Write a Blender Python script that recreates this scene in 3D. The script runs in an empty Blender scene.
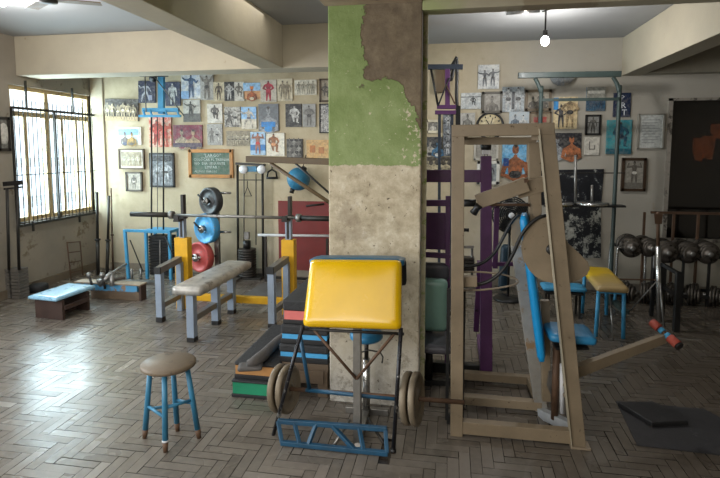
import bpy, bmesh, math, random
from mathutils import Vector as V, Matrix
random.seed(7)
R = math.radians
scene = bpy.context.scene
col = bpy.data.collections.new('gym'); scene.collection.children.link(col)

# ---------------------------------------------------------------- camera
H = 1.70; YAW = R(10.0); PITCH = R(5.0); F = 520.0; PX, PY = 360.0, 195.0
camd = bpy.data.cameras.new('camera'); cam = bpy.data.objects.new('camera', camd)
scene.collection.objects.link(cam); scene.camera = cam
camd.sensor_width = 36.0; camd.lens = 36.0 * F / 720.0; camd.shift_y = -(239.0 - PY) / 720.0
camd.clip_start = 0.05
cam.rotation_euler = (R(90) - PITCH, 0, YAW); cam.location = (0, 0, H)
RM = cam.rotation_euler.to_matrix(); CP = V((0, 0, H))
def ray(px, py): return RM @ V(((px - PX) / F, -(py - PY) / F, -1.0))
def fl(px, py, z=0.0):
    d = ray(px, py); return CP + d * ((z - H) / d.z)
def at(px, py, Y):
    d = ray(px, py); return CP + d * (Y / d.y)
def atx(px, py, X):
    d = ray(px, py); return CP + d * (X / d.x)

YB = 6.62; XL = -5.00; CEIL = 3.0; BZ = 2.555; YP = fl(375, 405).y; YA = 5.35

# ---------------------------------------------------------------- materials
def lin(c):
    if isinstance(c, str):
        c = c.lstrip('#'); c = [int(c[i:i+2], 16) / 255 for i in (0, 2, 4)]
    return tuple(x / 12.92 if x <= .04045 else ((x + .055) / 1.055) ** 2.4 for x in c) + (1.0,)
MATS = {}
def ramp(nt, fac, stops):
    r = nt.nodes.new('ShaderNodeValToRGB'); e = r.color_ramp.elements
    e[0].position, e[0].color = stops[0][0], stops[0][1]
    e[1].position, e[1].color = stops[-1][0], stops[-1][1]
    for p, c in stops[1:-1]:
        n = e.new(p); n.color = c
    nt.links.new(fac, r.inputs[0]); return r.outputs[0]
def noise(nt, vec, scale, detail=5, rough=.6, dist=0.0):
    n = nt.nodes.new('ShaderNodeTexNoise'); n.inputs['Scale'].default_value = scale
    n.inputs['Detail'].default_value = detail; n.inputs['Roughness'].default_value = rough
    n.inputs['Distortion'].default_value = dist
    nt.links.new(vec, n.inputs['Vector']); return n.outputs['Fac']
def mathn(nt, op, a, b=None, clamp=False):
    n = nt.nodes.new('ShaderNodeMath'); n.operation = op; n.use_clamp = clamp
    for i, x in enumerate((a, b)):
        if x is None: continue
        if isinstance(x, (int, float)): n.inputs[i].default_value = x
        else: nt.links.new(x, n.inputs[i])
    return n.outputs[0]
def mix(nt, fac, a, b):
    n = nt.nodes.new('ShaderNodeMix'); n.data_type = 'RGBA'
    for s, x in ((0, fac), (6, a), (7, b)):
        if isinstance(x, (int, float)): n.inputs[s].default_value = x
        elif isinstance(x, tuple): n.inputs[s].default_value = x
        else: nt.links.new(x, n.inputs[s])
    return n.outputs[2]
def newmat(name):
    m = bpy.data.materials.new(name); m.use_nodes = True; nt = m.node_tree
    b = nt.nodes['Principled BSDF']; tc = nt.nodes.new('ShaderNodeTexCoord')
    return m, nt, b, tc.outputs['Object']
def mat(name, c, rough=.5, metal=0.0, var=.18, scale=9, wear=None, wthr=.62, wscale=14, bump=.08, coat=0, emit=0, bscale=None, stretch=None):
    if name in MATS: return MATS[name]
    m, nt, b, oc = newmat(name)
    if stretch:
        mp = nt.nodes.new('ShaderNodeMapping'); mp.inputs['Scale'].default_value = stretch
        nt.links.new(oc, mp.inputs[0]); oc = mp.outputs[0]
    l = lin(c); lo = tuple(x * (1 - var) for x in l[:3]) + (1,); hi = tuple(min(1, x * (1 + var)) for x in l[:3]) + (1,)
    n = noise(nt, oc, scale)
    cc = ramp(nt, n, [(.3, lo), (.7, hi)])
    if wear:
        w = noise(nt, oc, wscale, 8, .7)
        wm = ramp(nt, w, [(wthr - .02, (0, 0, 0, 1)), (wthr + .03, (1, 1, 1, 1))])
        cc = mix(nt, wm, cc, lin(wear))
    nt.links.new(cc, b.inputs['Base Color'])
    b.inputs['Metallic'].default_value = metal
    rr = ramp(nt, n, [(.3, (rough * .8,) * 3 + (1,)), (.7, (min(1, rough * 1.2),) * 3 + (1,))])
    nt.links.new(rr, b.inputs['Roughness'])
    if coat: b.inputs['Coat Weight'].default_value = coat; b.inputs['Coat Roughness'].default_value = .12
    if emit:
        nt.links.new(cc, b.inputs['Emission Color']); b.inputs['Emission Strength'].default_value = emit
    if bump:
        bn = nt.nodes.new('ShaderNodeBump'); bn.inputs['Strength'].default_value = min(1, bump * 3); bn.inputs['Distance'].default_value = .008
        nt.links.new(noise(nt, oc, bscale or scale * 5), bn.inputs['Height']); nt.links.new(bn.outputs[0], b.inputs['Normal'])
    MATS[name] = m; return m

# ---------------------------------------------------------------- mesh builder
Z = V((0, 0, 1))
def frame_of(d, up=None):
    d = d.normalized(); up = up or (Z if abs(d.z) < .95 else V((0, 1, 0)))
    x = up.cross(d).normalized() if up.cross(d).length > 1e-6 else V((1, 0, 0)); y = d.cross(x).normalized()
    return x, y, d
class MB:
    def __init__(s): s.bm = bmesh.new()
    def face(s, vs, sm=False):
        try: f = s.bm.faces.new(vs); f.smooth = sm; return f
        except ValueError: return None
    def hexa(s, P):          # 8 points: bottom 4 ccw, top 4 ccw
        v = [s.bm.verts.new(p) for p in P]
        for q in ((3,2,1,0),(4,5,6,7),(0,1,5,4),(1,2,6,5),(2,3,7,6),(3,0,4,7)): s.face([v[i] for i in q])
        return s
    def box(s, c, sz, M=None):
        c = V(c); h = V(sz) / 2; P = []
        for z in (-1, 1):
            for x, y in ((-1,-1),(1,-1),(1,1),(-1,1)):
                p = V((x*h.x, y*h.y, z*h.z)); P.append(c + (M @ p if M else p))
        return s.hexa(P)
    def span(s, a, b):
        a, b = V(a), V(b); return s.box((a + b) / 2, [abs(x) for x in (b - a)])
    def bar(s, p, q, w, h=None, up=None, w2=None, h2=None):   # w across, h along "up"
        p, q = V(p), V(q); h = h or w; x, y, d = frame_of(q - p, up); w2 = w2 or w; h2 = h2 or h
        P = []
        for c, ww, hh in ((p, w, h), (q, w2, h2)):
            for a, b in ((-1,-1),(1,-1),(1,1),(-1,1)): P.append(c + x*a*ww/2 + y*b*hh/2)
        return s.hexa(P)
    def tube(s, p, q, r, n=12, r2=None, caps=True):
        p, q = V(p), V(q); x, y, d = frame_of(q - p); r2 = r if r2 is None else r2
        a = [s.bm.verts.new(p + (x*math.cos(t) + y*math.sin(t))*r) for t in [2*math.pi*i/n for i in range(n)]]
        b = [s.bm.verts.new(q + (x*math.cos(t) + y*math.sin(t))*r2) for t in [2*math.pi*i/n for i in range(n)]]
        for i in range(n): s.face([a[i], a[(i+1)%n], b[(i+1)%n], b[i]], True)
        if caps: s.face(a[::-1]); s.face(b)
        return s
    def lathe(s, c, axis, prof, n=24):    # prof: list of (radius, offset along axis)
        c = V(c); x, y, d = frame_of(V(axis)); rings = []
        for r, o in prof:
            if r < 1e-5: rings.append([s.bm.verts.new(c + d*o)])
            else: rings.append([s.bm.verts.new(c + d*o + (x*math.cos(t) + y*math.sin(t))*r) for t in [2*math.pi*i/n for i in range(n)]])
        for A, B in zip(rings, rings[1:]):
            for i in range(n):
                j = (i+1) % n
                if len(A) == 1 and len(B) == 1: continue
                if len(A) == 1: s.face([A[0], B[j], B[i]], True)
                elif len(B) == 1: s.face([A[i], A[j], B[0]], True)
                else: s.face([A[i], A[j], B[j], B[i]], True)
        if len(rings[0]) > 1: s.face(rings[0][::-1])
        if len(rings[-1]) > 1: s.face(rings[-1])
        return s
    def ball(s, c, r, n=20, sc=(1,1,1)):
        m = max(6, n // 2); c = V(c); rings = []
        for k in range(m+1):
            ph = math.pi*k/m
            if k in (0, m): rings.append([s.bm.verts.new(c + V((0,0,r*sc[2]*math.cos(ph))))])
            else: rings.append([s.bm.verts.new(c + V((r*sc[0]*math.sin(ph)*math.cos(t), r*sc[1]*math.sin(ph)*math.sin(t), r*sc[2]*math.cos(ph)))) for t in [2*math.pi*i/n for i in range(n)]])
        for A, B in zip(rings, rings[1:]):
            for i in range(n):
                j = (i+1) % n
                if len(A) == 1: s.face([A[0], B[i], B[j]], True)
                elif len(B) == 1: s.face([A[i], B[0], A[j]], True)
                else: s.face([A[i], B[i], B[j], A[j]], True)
        return s
    def path(s, pts, r, n=8, close=False):
        pts = [V(p) for p in pts]; m = len(pts); rings = []; px = None
        for i, p in enumerate(pts):
            d = ((pts[(i+1) % m] if (close or i < m-1) else p) - (pts[i-1] if (close or i > 0) else p)).normalized()
            if px is None: x, y, _ = frame_of(d)
            else:
                x = (px - d*px.dot(d)).normalized(); y = d.cross(x)
            px = x; rr = r[i] if isinstance(r, list) else r
            rings.append([s.bm.verts.new(p + (x*math.cos(t) + y*math.sin(t))*rr) for t in [2*math.pi*k/n for k in range(n)]])
        for A, B in zip(rings, rings[1:] + ([rings[0]] if close else [])):
            for i in range(n): s.face([A[i], A[(i+1)%n], B[(i+1)%n], B[i]], True)
        if not close: s.face(rings[0][::-1]); s.face(rings[-1])
        return s
    def prism(s, pts, off, sm=False):
        off = V(off); a = [s.bm.verts.new(V(p)) for p in pts]; b = [s.bm.verts.new(V(p) + off) for p in pts]; n = len(a)
        s.face(a[::-1]); s.face(b)
        for i in range(n): s.face([a[i], a[(i+1)%n], b[(i+1)%n], b[i]], sm)
        return s
    def slab(s, c, ux, uy, w, l, t, puff=.0, rr=.03, nx=10, ny=14, taper=1.0):
        """cushion: c centre, ux/uy in-plane axes, w along ux, l along uy, t thickness; rounded corners and puffed faces"""
        c = V(c); ux = V(ux).normalized(); uy = V(uy).normalized(); un = ux.cross(uy).normalized()
        def grid(sg):
            g = []
            for j in range(ny+1):
                row = []
                for i in range(nx+1):
                    a = -1 + 2*i/nx; b = -1 + 2*j/ny
                    a2 = math.copysign(abs(a)**.8, a); b2 = math.copysign(abs(b)**.8, b)
                    ww = w*(1 + (taper-1)*(b2+1)/2)
                    # round the outline
                    x = a2*ww/2; y = b2*l/2
                    ex = max(0, abs(x)-(ww/2-rr)); ey = max(0, abs(y)-(l/2-rr))
                    if ex > 0 and ey > 0:
                        m = math.hypot(ex, ey)
                        if m > rr: x = math.copysign(ww/2-rr+ex*rr/m, x); y = math.copysign(l/2-rr+ey*rr/m, y)
                    e = min(1, (1-abs(a2))*w/2/(t*.5) ) ; e2 = min(1, (1-abs(b2))*l/2/(t*.5))
                    h = t/2*(.55 + .45*math.sqrt(max(0, 1-(1-min(e, e2))**2))) + puff*(1-a2*a2)*(1-b2*b2)
                    row.append(s.bm.verts.new(c + ux*x + uy*y + un*h*sg))
                g.append(row)
            for j in range(ny):
                for i in range(nx):
                    q = [g[j][i], g[j][i+1], g[j+1][i+1], g[j+1][i]]
                    s.face(q if sg > 0 else q[::-1], True)
            return g
        A = grid(1); B = grid(-1)
        def ring(g): return g[0][:] + [g[j][nx] for j in range(1, ny+1)] + g[ny][nx-1::-1] + [g[j][0] for j in range(ny-1, 0, -1)]
        a, b = ring(A), ring(B); n = len(a)
        for i in range(n): s.face([b[i], b[(i+1)%n], a[(i+1)%n], a[i]], True)
        return s
    def build(s, name, m, parent=None, bevel=0, label=None, cat=None, group=None, kind=None, subsurf=0):
        me = bpy.data.meshes.new(name); bm = s.bm
        bmesh.ops.recalc_face_normals(bm, faces=bm.faces[:])
        if parent is not None:
            o0 = ROOT[parent.name]
        else:
            xs = [v.co for v in bm.verts]
            o0 = V(((min(v.x for v in xs)+max(v.x for v in xs))/2, (min(v.y for v in xs)+max(v.y for v in xs))/2, min(v.z for v in xs)))
        for v in bm.verts: v.co -= o0
        bm.to_mesh(me); bm.free(); me.materials.append(m)
        o = bpy.data.objects.new(name, me); col.objects.link(o)
        if parent is not None: o.parent = parent
        else: o.location = o0
        ROOT[o.name] = o0
        if bevel:
            bv = o.modifiers.new('bevel', 'BEVEL'); bv.width = bevel; bv.segments = 2; bv.limit_method = 'ANGLE'; bv.angle_limit = R(40)
        tag(o, label, cat, group, kind)
        return o
ROOT = {}
def tag(o, label=None, cat=None, group=None, kind=None):
    if label: o['label'] = label
    if cat: o['category'] = cat
    if group: o['group'] = group
    if kind: o['kind'] = kind
    return o
def thing(name, label, cat, loc, group=None):
    o = bpy.data.objects.new(name, None); o.empty_display_size = .1; col.objects.link(o)
    o.location = V(loc); ROOT[o.name] = V(loc); tag(o, label, cat, group); return o
def dup(root, loc, label=None, rotz=0):
    def cp(o, parent):
        c = o.copy(); col.objects.link(c); ROOT[c.name] = ROOT[o.name]
        if parent is not None: c.parent = parent; c.matrix_parent_inverse = o.matrix_parent_inverse.copy()
        for ch in [x for x in col.objects if x.parent == o]: cp(ch, c)
        return c
    r = cp(root, None); r.location = V(loc); r.rotation_euler.z = rotz
    if label: r['label'] = label
    return r
def text_bm(mb, txt, org, ux, uz, size, thick=.002):
    cu = bpy.data.curves.new('t', 'FONT'); cu.body = txt; cu.size = 1; cu.resolution_u = 1
    ob = bpy.data.objects.new('t', cu); scene.collection.objects.link(ob)
    dg = bpy.context.evaluated_depsgraph_get(); me = bpy.data.meshes.new_from_object(ob.evaluated_get(dg))
    vs = [mb.bm.verts.new(V(org) + V(ux)*v.co.x*size + V(uz)*v.co.y*size) for v in me.vertices]
    for p in me.polygons: mb.face([vs[i] for i in p.vertices])
    bpy.data.objects.remove(ob); bpy.data.curves.remove(cu); bpy.data.meshes.remove(me)

# palette
M = dict(
 wall=mat('wall paint', '#b0a48c', .85, var=.07, scale=2.2, wear='#b09a78', wthr=.66, wscale=3, bump=.05, bscale=60),
 beam=mat('beam paint', '#a89e8a', .85, var=.08, scale=3, wear='#93866d', wthr=.68, wscale=5, bump=.05, bscale=50),
 ceil=mat('ceiling paint', '#999a9a', .9, var=.06, scale=1.5, bump=.03),
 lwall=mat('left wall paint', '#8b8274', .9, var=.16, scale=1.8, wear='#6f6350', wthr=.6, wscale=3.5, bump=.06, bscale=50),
 tan=mat('tan enamel', '#84755f', .55, var=.16, scale=6, wear='#55422f', wthr=.655, wscale=22, bump=.06),
 purple=mat('purple enamel', '#57305c', .5, var=.2, wear='#2a1c2c', wthr=.66),
 blue=mat('blue enamel', '#2f7394', .45, var=.18, wear='#7b6a58', wthr=.68, wscale=20),
 lblue=mat('light blue enamel', '#3f8fb8', .5, var=.15, wear='#a08a70', wthr=.66, wscale=16),
 dblue=mat('deep blue enamel', '#1f4c68', .45, var=.25, wear='#2a2a2a', wthr=.64, wscale=20),
 steel=mat('worn steel', '#8c8a86', .38, .8, var=.2, wear='#4d4238', wthr=.64),
 chrome=mat('chrome', '#b9b9b7', .22, .9, var=.1),
 dsteel=mat('dark steel', '#34322f', .45, .6, var=.25, wear='#5c5147', wthr=.68),
 black=mat('black enamel', '#171717', .45, var=.3),
 rubber=mat('black rubber', '#232324', .7, var=.2),
 yellow=mat('yellow enamel', '#d7a312', .5, var=.12, wear='#8d7430', wthr=.7),
 yvinyl=mat('yellow vinyl', '#ddb000', .25, var=.07, scale=5, bump=.05, bscale=9, coat=.5),
 bvinyl=mat('blue vinyl', '#2b7fae', .4, var=.12, bump=.05, coat=.2),
 cyan=mat('bright blue vinyl', '#0f95d8', .4, var=.1, bump=.03, coat=.2),
 teal=mat('dark teal vinyl', '#1b6080', .4, var=.2, bump=.04, coat=.2),
 green=mat('pale green vinyl', '#8db5a5', .35, var=.1, coat=.4, scale=6),
 grey=mat('grey blue enamel', '#8b98a8', .4, .15, var=.1, wear='#5a544c', wthr=.7, wscale=18),
 silver=mat('taped silver pad', '#a8a49c', .38, .35, var=.35, scale=12, wear='#6a6359', wthr=.6, wscale=9, bump=.2, bscale=14),
 wood=mat('worn wood', '#6a5a49', .6, var=.25, scale=5, stretch=(1, 6, 6)),
 seatw=mat('stool seat wood', '#6c5e4c', .5, var=.25, scale=8, wear='#4f4338', wthr=.58, wscale=9),
 lwood=mat('pale worn wood', '#8f806c', .55, var=.2, scale=10, wear='#6b5d4e', wthr=.6),
 dwood=mat('dark stained wood', '#3c2b24', .6, var=.3),
 gframe=mat('grey green enamel', '#2f3d3a', .5, var=.2, wear='#33332e', wthr=.66),
 iron=mat('cast iron', '#3b3733', .45, .5, var=.3, bump=.15),
 diron=mat('handled iron', '#5f5952', .42, .75, var=.3, wear='#2e2a25', wthr=.56, bump=.12),
 rust=mat('rusty steel', '#5c4534', .65, .3, var=.3, bump=.15),
 bronze=mat('tan iron plate', '#7b6f5d', .5, .2, var=.2, wear='#5a4c3e', wthr=.62),
 white=mat('white enamel', '#d5d6d8', .4, var=.06),
 cable=mat('steel cable', '#55534e', .4, .6),
)
# ================================================================ setting
def struct(name, mb, m, bevel=0): return mb.build(name, m, bevel=bevel, kind='structure')
XR = 4.7; YN = -1.2
# floor: worn herringbone parquet, every block laid
bm_ = MB(); bm = bm_.bm; Lb, Wb = .248, .062
lay = bm.loops.layers.float_color.new('tone')
def block(x0, y0, x1, y1):
    if x1 < XL or x0 > XR or y1 < YN or y0 > YB: return
    g = .0008 + random.random()*.0014
    if random.random() < .02: g += .0022
    x0 += g; x1 -= g; y0 += g; y1 -= g
    zz = random.uniform(-.0008, .0008); ax, ay = random.gauss(0, .0011), random.gauss(0, .0011)
    cx, cy = (x0+x1)/2, (y0+y1)/2
    vs = [bm.verts.new((x, y, zz + (x-cx)*ax*2 + (y-cy)*ay*2)) for x, y in ((x0,y0),(x1,y0),(x1,y1),(x0,y1))]
    f = bm.faces.new(vs); t = min(1, max(0, random.gauss(.5, .15)))
    if random.random() < .012: t = random.choice((0, 1))
    k = random.random()
    for l in f.loops: l[lay] = (t, k, 0, 1)
n0 = 90
for a in range(-160, 200):
    for b in range(-30, 30):
        ox, oy = a*Wb + b*Lb, a*Wb - b*Lb
        if random.random() > .0012: block(ox, oy, ox+Lb, oy+Wb)
        if random.random() > .0012: block(ox+Lb, oy+Wb-Lb, ox+Lb+Wb, oy+Wb)
f = bm.faces.new([bm.verts.new(p) for p in ((XL-.2,YN-.2,-.008),(XR+.2,YN-.2,-.008),(XR+.2,YB+.2,-.008),(XL-.2,YB+.2,-.008))])
for l in f.loops: l[lay] = (0, 0, 1, 1)
fm, nt, b, oc = newmat('herringbone parquet')
at_ = nt.nodes.new('ShaderNodeAttribute'); at_.attribute_name = 'tone'
sep = nt.nodes.new('ShaderNodeSeparateColor'); nt.links.new(at_.outputs['Color'], sep.inputs[0])
c1 = ramp(nt, sep.outputs[0], [(0, lin('#4e4841')), (.35, lin('#6a645c')), (.65, lin('#787168')), (1, lin('#938e86'))])
n1 = noise(nt, oc, 1.1, 4); n2 = noise(nt, oc, 26, 6)
c2 = mix(nt, ramp(nt, n1, [(.35, (0,0,0,1)), (.7, (.6,.6,.6,1))]), c1, lin('#544c43'))
c2 = mix(nt, ramp(nt, n2, [(.4, (0,0,0,1)), (.8, (.5,.5,.5,1))]), c2, lin('#857c70'))
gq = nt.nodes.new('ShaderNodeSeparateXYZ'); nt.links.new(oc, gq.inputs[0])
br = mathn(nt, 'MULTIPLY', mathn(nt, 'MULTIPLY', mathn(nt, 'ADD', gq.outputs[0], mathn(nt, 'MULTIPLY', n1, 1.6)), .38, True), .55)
c2 = mix(nt, br, c2, lin('#4b4034'))  # dimmer light on the right side, painted into the floor as brown
c2 = mix(nt, sep.outputs[2], c2, lin('#37302a'))
nt.links.new(c2, b.inputs['Base Color'])
rr = mathn(nt, 'ADD', mathn(nt, 'MULTIPLY', n1, .22), mathn(nt, 'MULTIPLY', sep.outputs[1], .08))
nt.links.new(mathn(nt, 'ADD', rr, .12), b.inputs['Roughness'])
bn = nt.nodes.new('ShaderNodeBump'); bn.inputs['Strength'].default_value = .3; bn.inputs['Distance'].default_value = .003
nt.links.new(n2, bn.inputs['Height']); nt.links.new(bn.outputs[0], b.inputs['Normal'])
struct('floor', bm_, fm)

struct('ceiling', MB().span((XL-.2, YN, CEIL), (XR+.2, YB+.2, CEIL+.1)), M['ceil'])
# back wall, lower part browner and scuffed
wm, nt, b, oc = newmat('back wall paint')
gp = nt.nodes.new('ShaderNodeNewGeometry'); sp = nt.nodes.new('ShaderNodeSeparateXYZ'); nt.links.new(gp.outputs['Position'], sp.inputs[0])
nA = noise(nt, gp.outputs['Position'], 2.5, 8, .65); nB = noise(nt, gp.outputs['Position'], 9, 8, .7)
ca = ramp(nt, nA, [(.3, lin('#aa9b7f')), (.5, lin('#bcae91')), (.7, lin('#c8bba0'))])
cool = ramp(nt, sp.outputs[0], [(0, (0,0,0,1)), (1, (1,1,1,1))])
ca = mix(nt, mathn(nt, 'MULTIPLY', cool, .85), ca, lin('#a39f96'))
ca = mix(nt, ramp(nt, nB, [(.62, (0,0,0,1)), (.72, (.6,.6,.6,1))]), ca, lin('#a39176'))
lowm = mathn(nt, 'SUBTRACT', 1.35, mathn(nt, 'ADD', sp.outputs[2], mathn(nt, 'MULTIPLY', nA, .8)), True)
ca = mix(nt, mathn(nt, 'MULTIPLY', lowm, .75), ca, lin('#b0a793'))
nt.links.new(ca, b.inputs['Base Color']); b.inputs['Roughness'].default_value = .85
bn = nt.nodes.new('ShaderNodeBump'); bn.inputs['Strength'].default_value = .25; bn.inputs['Distance'].default_value = .01
nt.links.new(nB, bn.inputs['Height']); nt.links.new(bn.outputs[0], b.inputs['Normal'])
DX0 = at(666, 150, YB).x; DZ1 = at(690, 98, YB).z
mb = MB(); mb.span((XL-.15, YB, 0), (DX0, YB+.15, CEIL)); mb.span((DX0, YB, DZ1), (XR+.15, YB+.15, CEIL))
mb.span((DX0+1.5, YB, 0), (XR+.15, YB+.15, DZ1)); mb.span((DX0, YB, 0), (DX0+1.5, YB+.15, .62))
struct('wall_back', mb, wm)
struct('wall_right', MB().span((XR, YN, 0), (XR+.15, YB, CEIL)), M['lwall'])
struct('wall_rear', MB().span((XL, YN-.15, 0), (XR, YN, CEIL)), M['wall'])
# left wall with window opening
wy0 = atx(12, 150, XL).y; wy1 = atx(94, 150, XL).y; wz1 = (atx(12, 86, XL).z + atx(92, 95, XL).z)/2; wz0 = (atx(13, 222, XL).z + atx(93, 212, XL).z)/2
# second window opening nearer than the frame shows lights the front bay
v0, v1 = 1.0, 3.2
mb = MB(); T = .16
mb.span((XL-T, YN, 0), (XL, v0, CEIL)); mb.span((XL-T, v0, 0), (XL, v1, wz0)); mb.span((XL-T, v0, wz1), (XL, v1, CEIL))
mb.span((XL-T, v1, 0), (XL, wy0, CEIL))
mb.span((XL-T, wy0, 0), (XL, wy1, wz0)); mb.span((XL-T, wy0, wz1), (XL, wy1, CEIL)); mb.span((XL-T, wy1, 0), (XL, YB, CEIL))
struct('wall_left', mb, M['lwall'])
# corner pilaster and skirting
cx = at(106, 150, YB).x
struct('trim_1', MB().span((XL, atx(94.5, 200, XL).y, 0), (cx, YB, CEIL)), M['wall'], .01)
struct('baseboard_left', MB().span((XL, YN, 0), (XL+.02, atx(94.5, 200, XL).y, .1)), mat('brown skirting', '#6b5f4e', .8))
pr = at(421, 200, YP)
PX0, PX1 = at(329, 250, YP).x, at(420, 250, YP).x
PD = .58
struct('baseboard_back', MB().span((cx, YB-.02, 0), (DX0+1.5, YB, .09)), mat('grey skirting', '#8a8173', .8))

# beams
A0 = MB().span((XL, YA, BZ), (at(412, 60, YA).x, YA+.32, CEIL)); struct('trim_2', A0, M['beam'], .006)
bx0, bx1 = fl(261, 67.5, BZ), fl(283, 67.5, BZ)
BX0, BX1 = at(261, 67.5, YA).x, at(283, 67.5, YA).x
struct('trim_3', MB().span((BX0, YN, BZ+.001), (BX1, YA-.001, CEIL-.001)), mat('long beam paint', '#9d937d', .85, var=.12, scale=3), .006)
struct('trim_4', MB().span((PX0-.02, YN, BZ+.05), (PX1, YP, CEIL-.002)), mat('stained beam', '#a08d74', .9, var=.25, scale=6, wear='#6e5d48', wthr=.6, wscale=5), .004)
hx = MB().span((PX1, YP, BZ), (XR, YP+.13, CEIL-.001))
hm, nt, b, oc = newmat('header paint')
nA = noise(nt, oc, 3, 6); gp = nt.nodes.new('ShaderNodeNewGeometry'); sp = nt.nodes.new('ShaderNodeSeparateXYZ'); nt.links.new(gp.outputs['Position'], sp.inputs[0])
ca = ramp(nt, nA, [(.3, lin('#a1977f')), (.7, lin('#b5ac94'))])
gx = at(475, 20, YP).x
dx = mathn(nt, 'ABSOLUTE', mathn(nt, 'SUBTRACT', sp.outputs[0], at(562, 10, YP).x))
st = mathn(nt, 'SUBTRACT', .42, mathn(nt, 'ADD', dx, mathn(nt, 'MULTIPLY', nA, .45)))
ca = mix(nt, ramp(nt, st, [(.0, (0,0,0,1)), (.02, (.8,.8,.8,1))]), ca, lin('#8f8168'))
gr = mathn(nt, 'SUBTRACT', gx, mathn(nt, 'ADD', sp.outputs[0], mathn(nt, 'MULTIPLY', nA, .6)))
ca = mix(nt, ramp(nt, mathn(nt, 'ADD', gr, .3), [(0, (0,0,0,1)), (.3, (.7,.7,.7,1))]), ca, lin('#9cab68'))
nt.links.new(ca, b.inputs['Base Color']); b.inputs['Roughness'].default_value = .85
struct('trim_5', hx, hm, .004)
EX = at(621, 80, YB).x
struct('trim_6', MB().span((EX, YP+.13, BZ+.002), (EX+.22, YB, CEIL-.003)), M['beam'], .004)
struct('trim_7', MB().span((EX+.22, YB-.16, BZ+.004), (XR, YB, CEIL-.004)), mat('grey beam', '#928b7b', .85, var=.1), .004)

# pillar with peeling green paint
pm, nt, b, oc = newmat('pillar plaster')
gp = nt.nodes.new('ShaderNodeNewGeometry'); P_ = gp.outputs['Position']; sp = nt.nodes.new('ShaderNodeSeparateXYZ'); nt.links.new(P_, sp.inputs[0])
nA = noise(nt, P_, 3.2, 8, .65); nB = noise(nt, P_, 11, 9, .7); nC = noise(nt, P_, 34, 9, .7); nD = noise(nt, P_, 4, 9, .7, .5)
plaster = ramp(nt, nB, [(.28, lin('#94866e')), (.43, lin('#b3a68c')), (.56, lin('#c6baa0')), (.7, lin('#dad2be'))])
bw = mathn(nt, 'SUBTRACT', sp.outputs[2], mathn(nt, 'MULTIPLY', nA, .9))
plaster = mix(nt, ramp(nt, nD, [(.54, (0,0,0,1)), (.6, (.45,.45,.45,1))]), plaster, lin('#8f806c'))
low = mathn(nt, 'SUBTRACT', .95, mathn(nt, 'ADD', sp.outputs[2], mathn(nt, 'MULTIPLY', nA, .6)), True)
plaster = mix(nt, mathn(nt, 'MULTIPLY', low, 1.2, True), plaster, ramp(nt, nB, [(.38, lin('#8e8b86')), (.47, lin('#d0cec8')), (.56, lin('#aaa7a1')), (.66, lin('#8b8378'))]))
plaster = mix(nt, ramp(nt, nC, [(.62, (0,0,0,1)), (.66, (1,1,1,1))]), plaster, lin('#54483a'))
green = ramp(nt, nA, [(.3, lin('#6d7f46')), (.5, lin('#809059')), (.7, lin('#93a16e'))])
zg = at(370, 166, YP).z
gm = mathn(nt, 'SUBTRACT', sp.outputs[2], mathn(nt, 'ADD', mathn(nt, 'MULTIPLY', nB, .07), zg-.035))
gm = ramp(nt, gm, [(0, (0,0,0,1)), (.004, (1,1,1,1))])
# chips of lost paint toward the right edge
rx = mathn(nt, 'MULTIPLY', mathn(nt, 'SUBTRACT', sp.outputs[0], PX0), 1/(PX1-PX0), True)
chip = mathn(nt, 'ADD', nC, mathn(nt, 'MULTIPLY', mathn(nt, 'POWER', rx, 3), .13))
chm = ramp(nt, chip, [(.66, (0,0,0,1)), (.68, (1,1,1,1))])
green = mix(nt, chm, green, lin('#c7bda3'))
colr = mix(nt, gm, plaster, green)
# bare concrete patch
x0, x1_ = at(363, 40, YP).x, PX1+.3; z0 = at(370, 84, YP).z
mx = mathn(nt, 'SUBTRACT', mathn(nt, 'ADD', sp.outputs[0], mathn(nt, 'MULTIPLY', nD, -.42)), x0-.21)
slope = mathn(nt, 'MULTIPLY', mathn(nt, 'MAXIMUM', mathn(nt, 'SUBTRACT', sp.outputs[0], at(403, 60, YP).x), 0), 2.3)
mz = mathn(nt, 'SUBTRACT', mathn(nt, 'ADD', sp.outputs[2], mathn(nt, 'ADD', mathn(nt, 'MULTIPLY', nD, -.42), slope)), z0-.21)
pmk = ramp(nt, mathn(nt, 'MINIMUM', mx, mz), [(0, (0,0,0,1)), (.006, (1,1,1,1))])
rim = ramp(nt, mathn(nt, 'MINIMUM', mx, mz), [(.0, (0,0,0,1)), (.01, (1,1,1,1)), (.028, (0,0,0,1))])
conc = ramp(nt, nB, [(.3, lin('#5d5040')), (.55, lin('#766853')), (.75, lin('#8d7f69'))])
colr = mix(nt, pmk, colr, conc)
colr = mix(nt, mathn(nt, 'MULTIPLY', rim, .6), colr, lin('#5b4634'))
nt.links.new(colr, b.inputs['Base Color']); b.inputs['Roughness'].default_value = .82
bn = nt.nodes.new('ShaderNodeBump'); bn.inputs['Strength'].default_value = .7; bn.inputs['Distance'].default_value = .012
hgt = mathn(nt, 'SUBTRACT', mathn(nt, 'ADD', nB, mathn(nt, 'MULTIPLY', gm, .3)), mathn(nt, 'MULTIPLY', pmk, .8))
nt.links.new(hgt, bn.inputs['Height']); nt.links.new(bn.outputs[0], b.inputs['Normal'])
mb = MB(); nz = 60; xs = [PX0 + (PX1-PX0)*i/20 for i in range(21)]
mb.span((PX0, YP, 0), (PX1, YP+PD, CEIL))
struct('trim_8', mb, pm, .008)
# conduit strip on the pillar's right side
struct('trim_9', MB().span((PX1+.0005, YP+.12, 0), (PX1+.03, YP+.15, BZ)), mat('pillar strip', '#bdb595', .8, var=.3, wear='#8d9b5b', wthr=.55, wscale=8))

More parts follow.
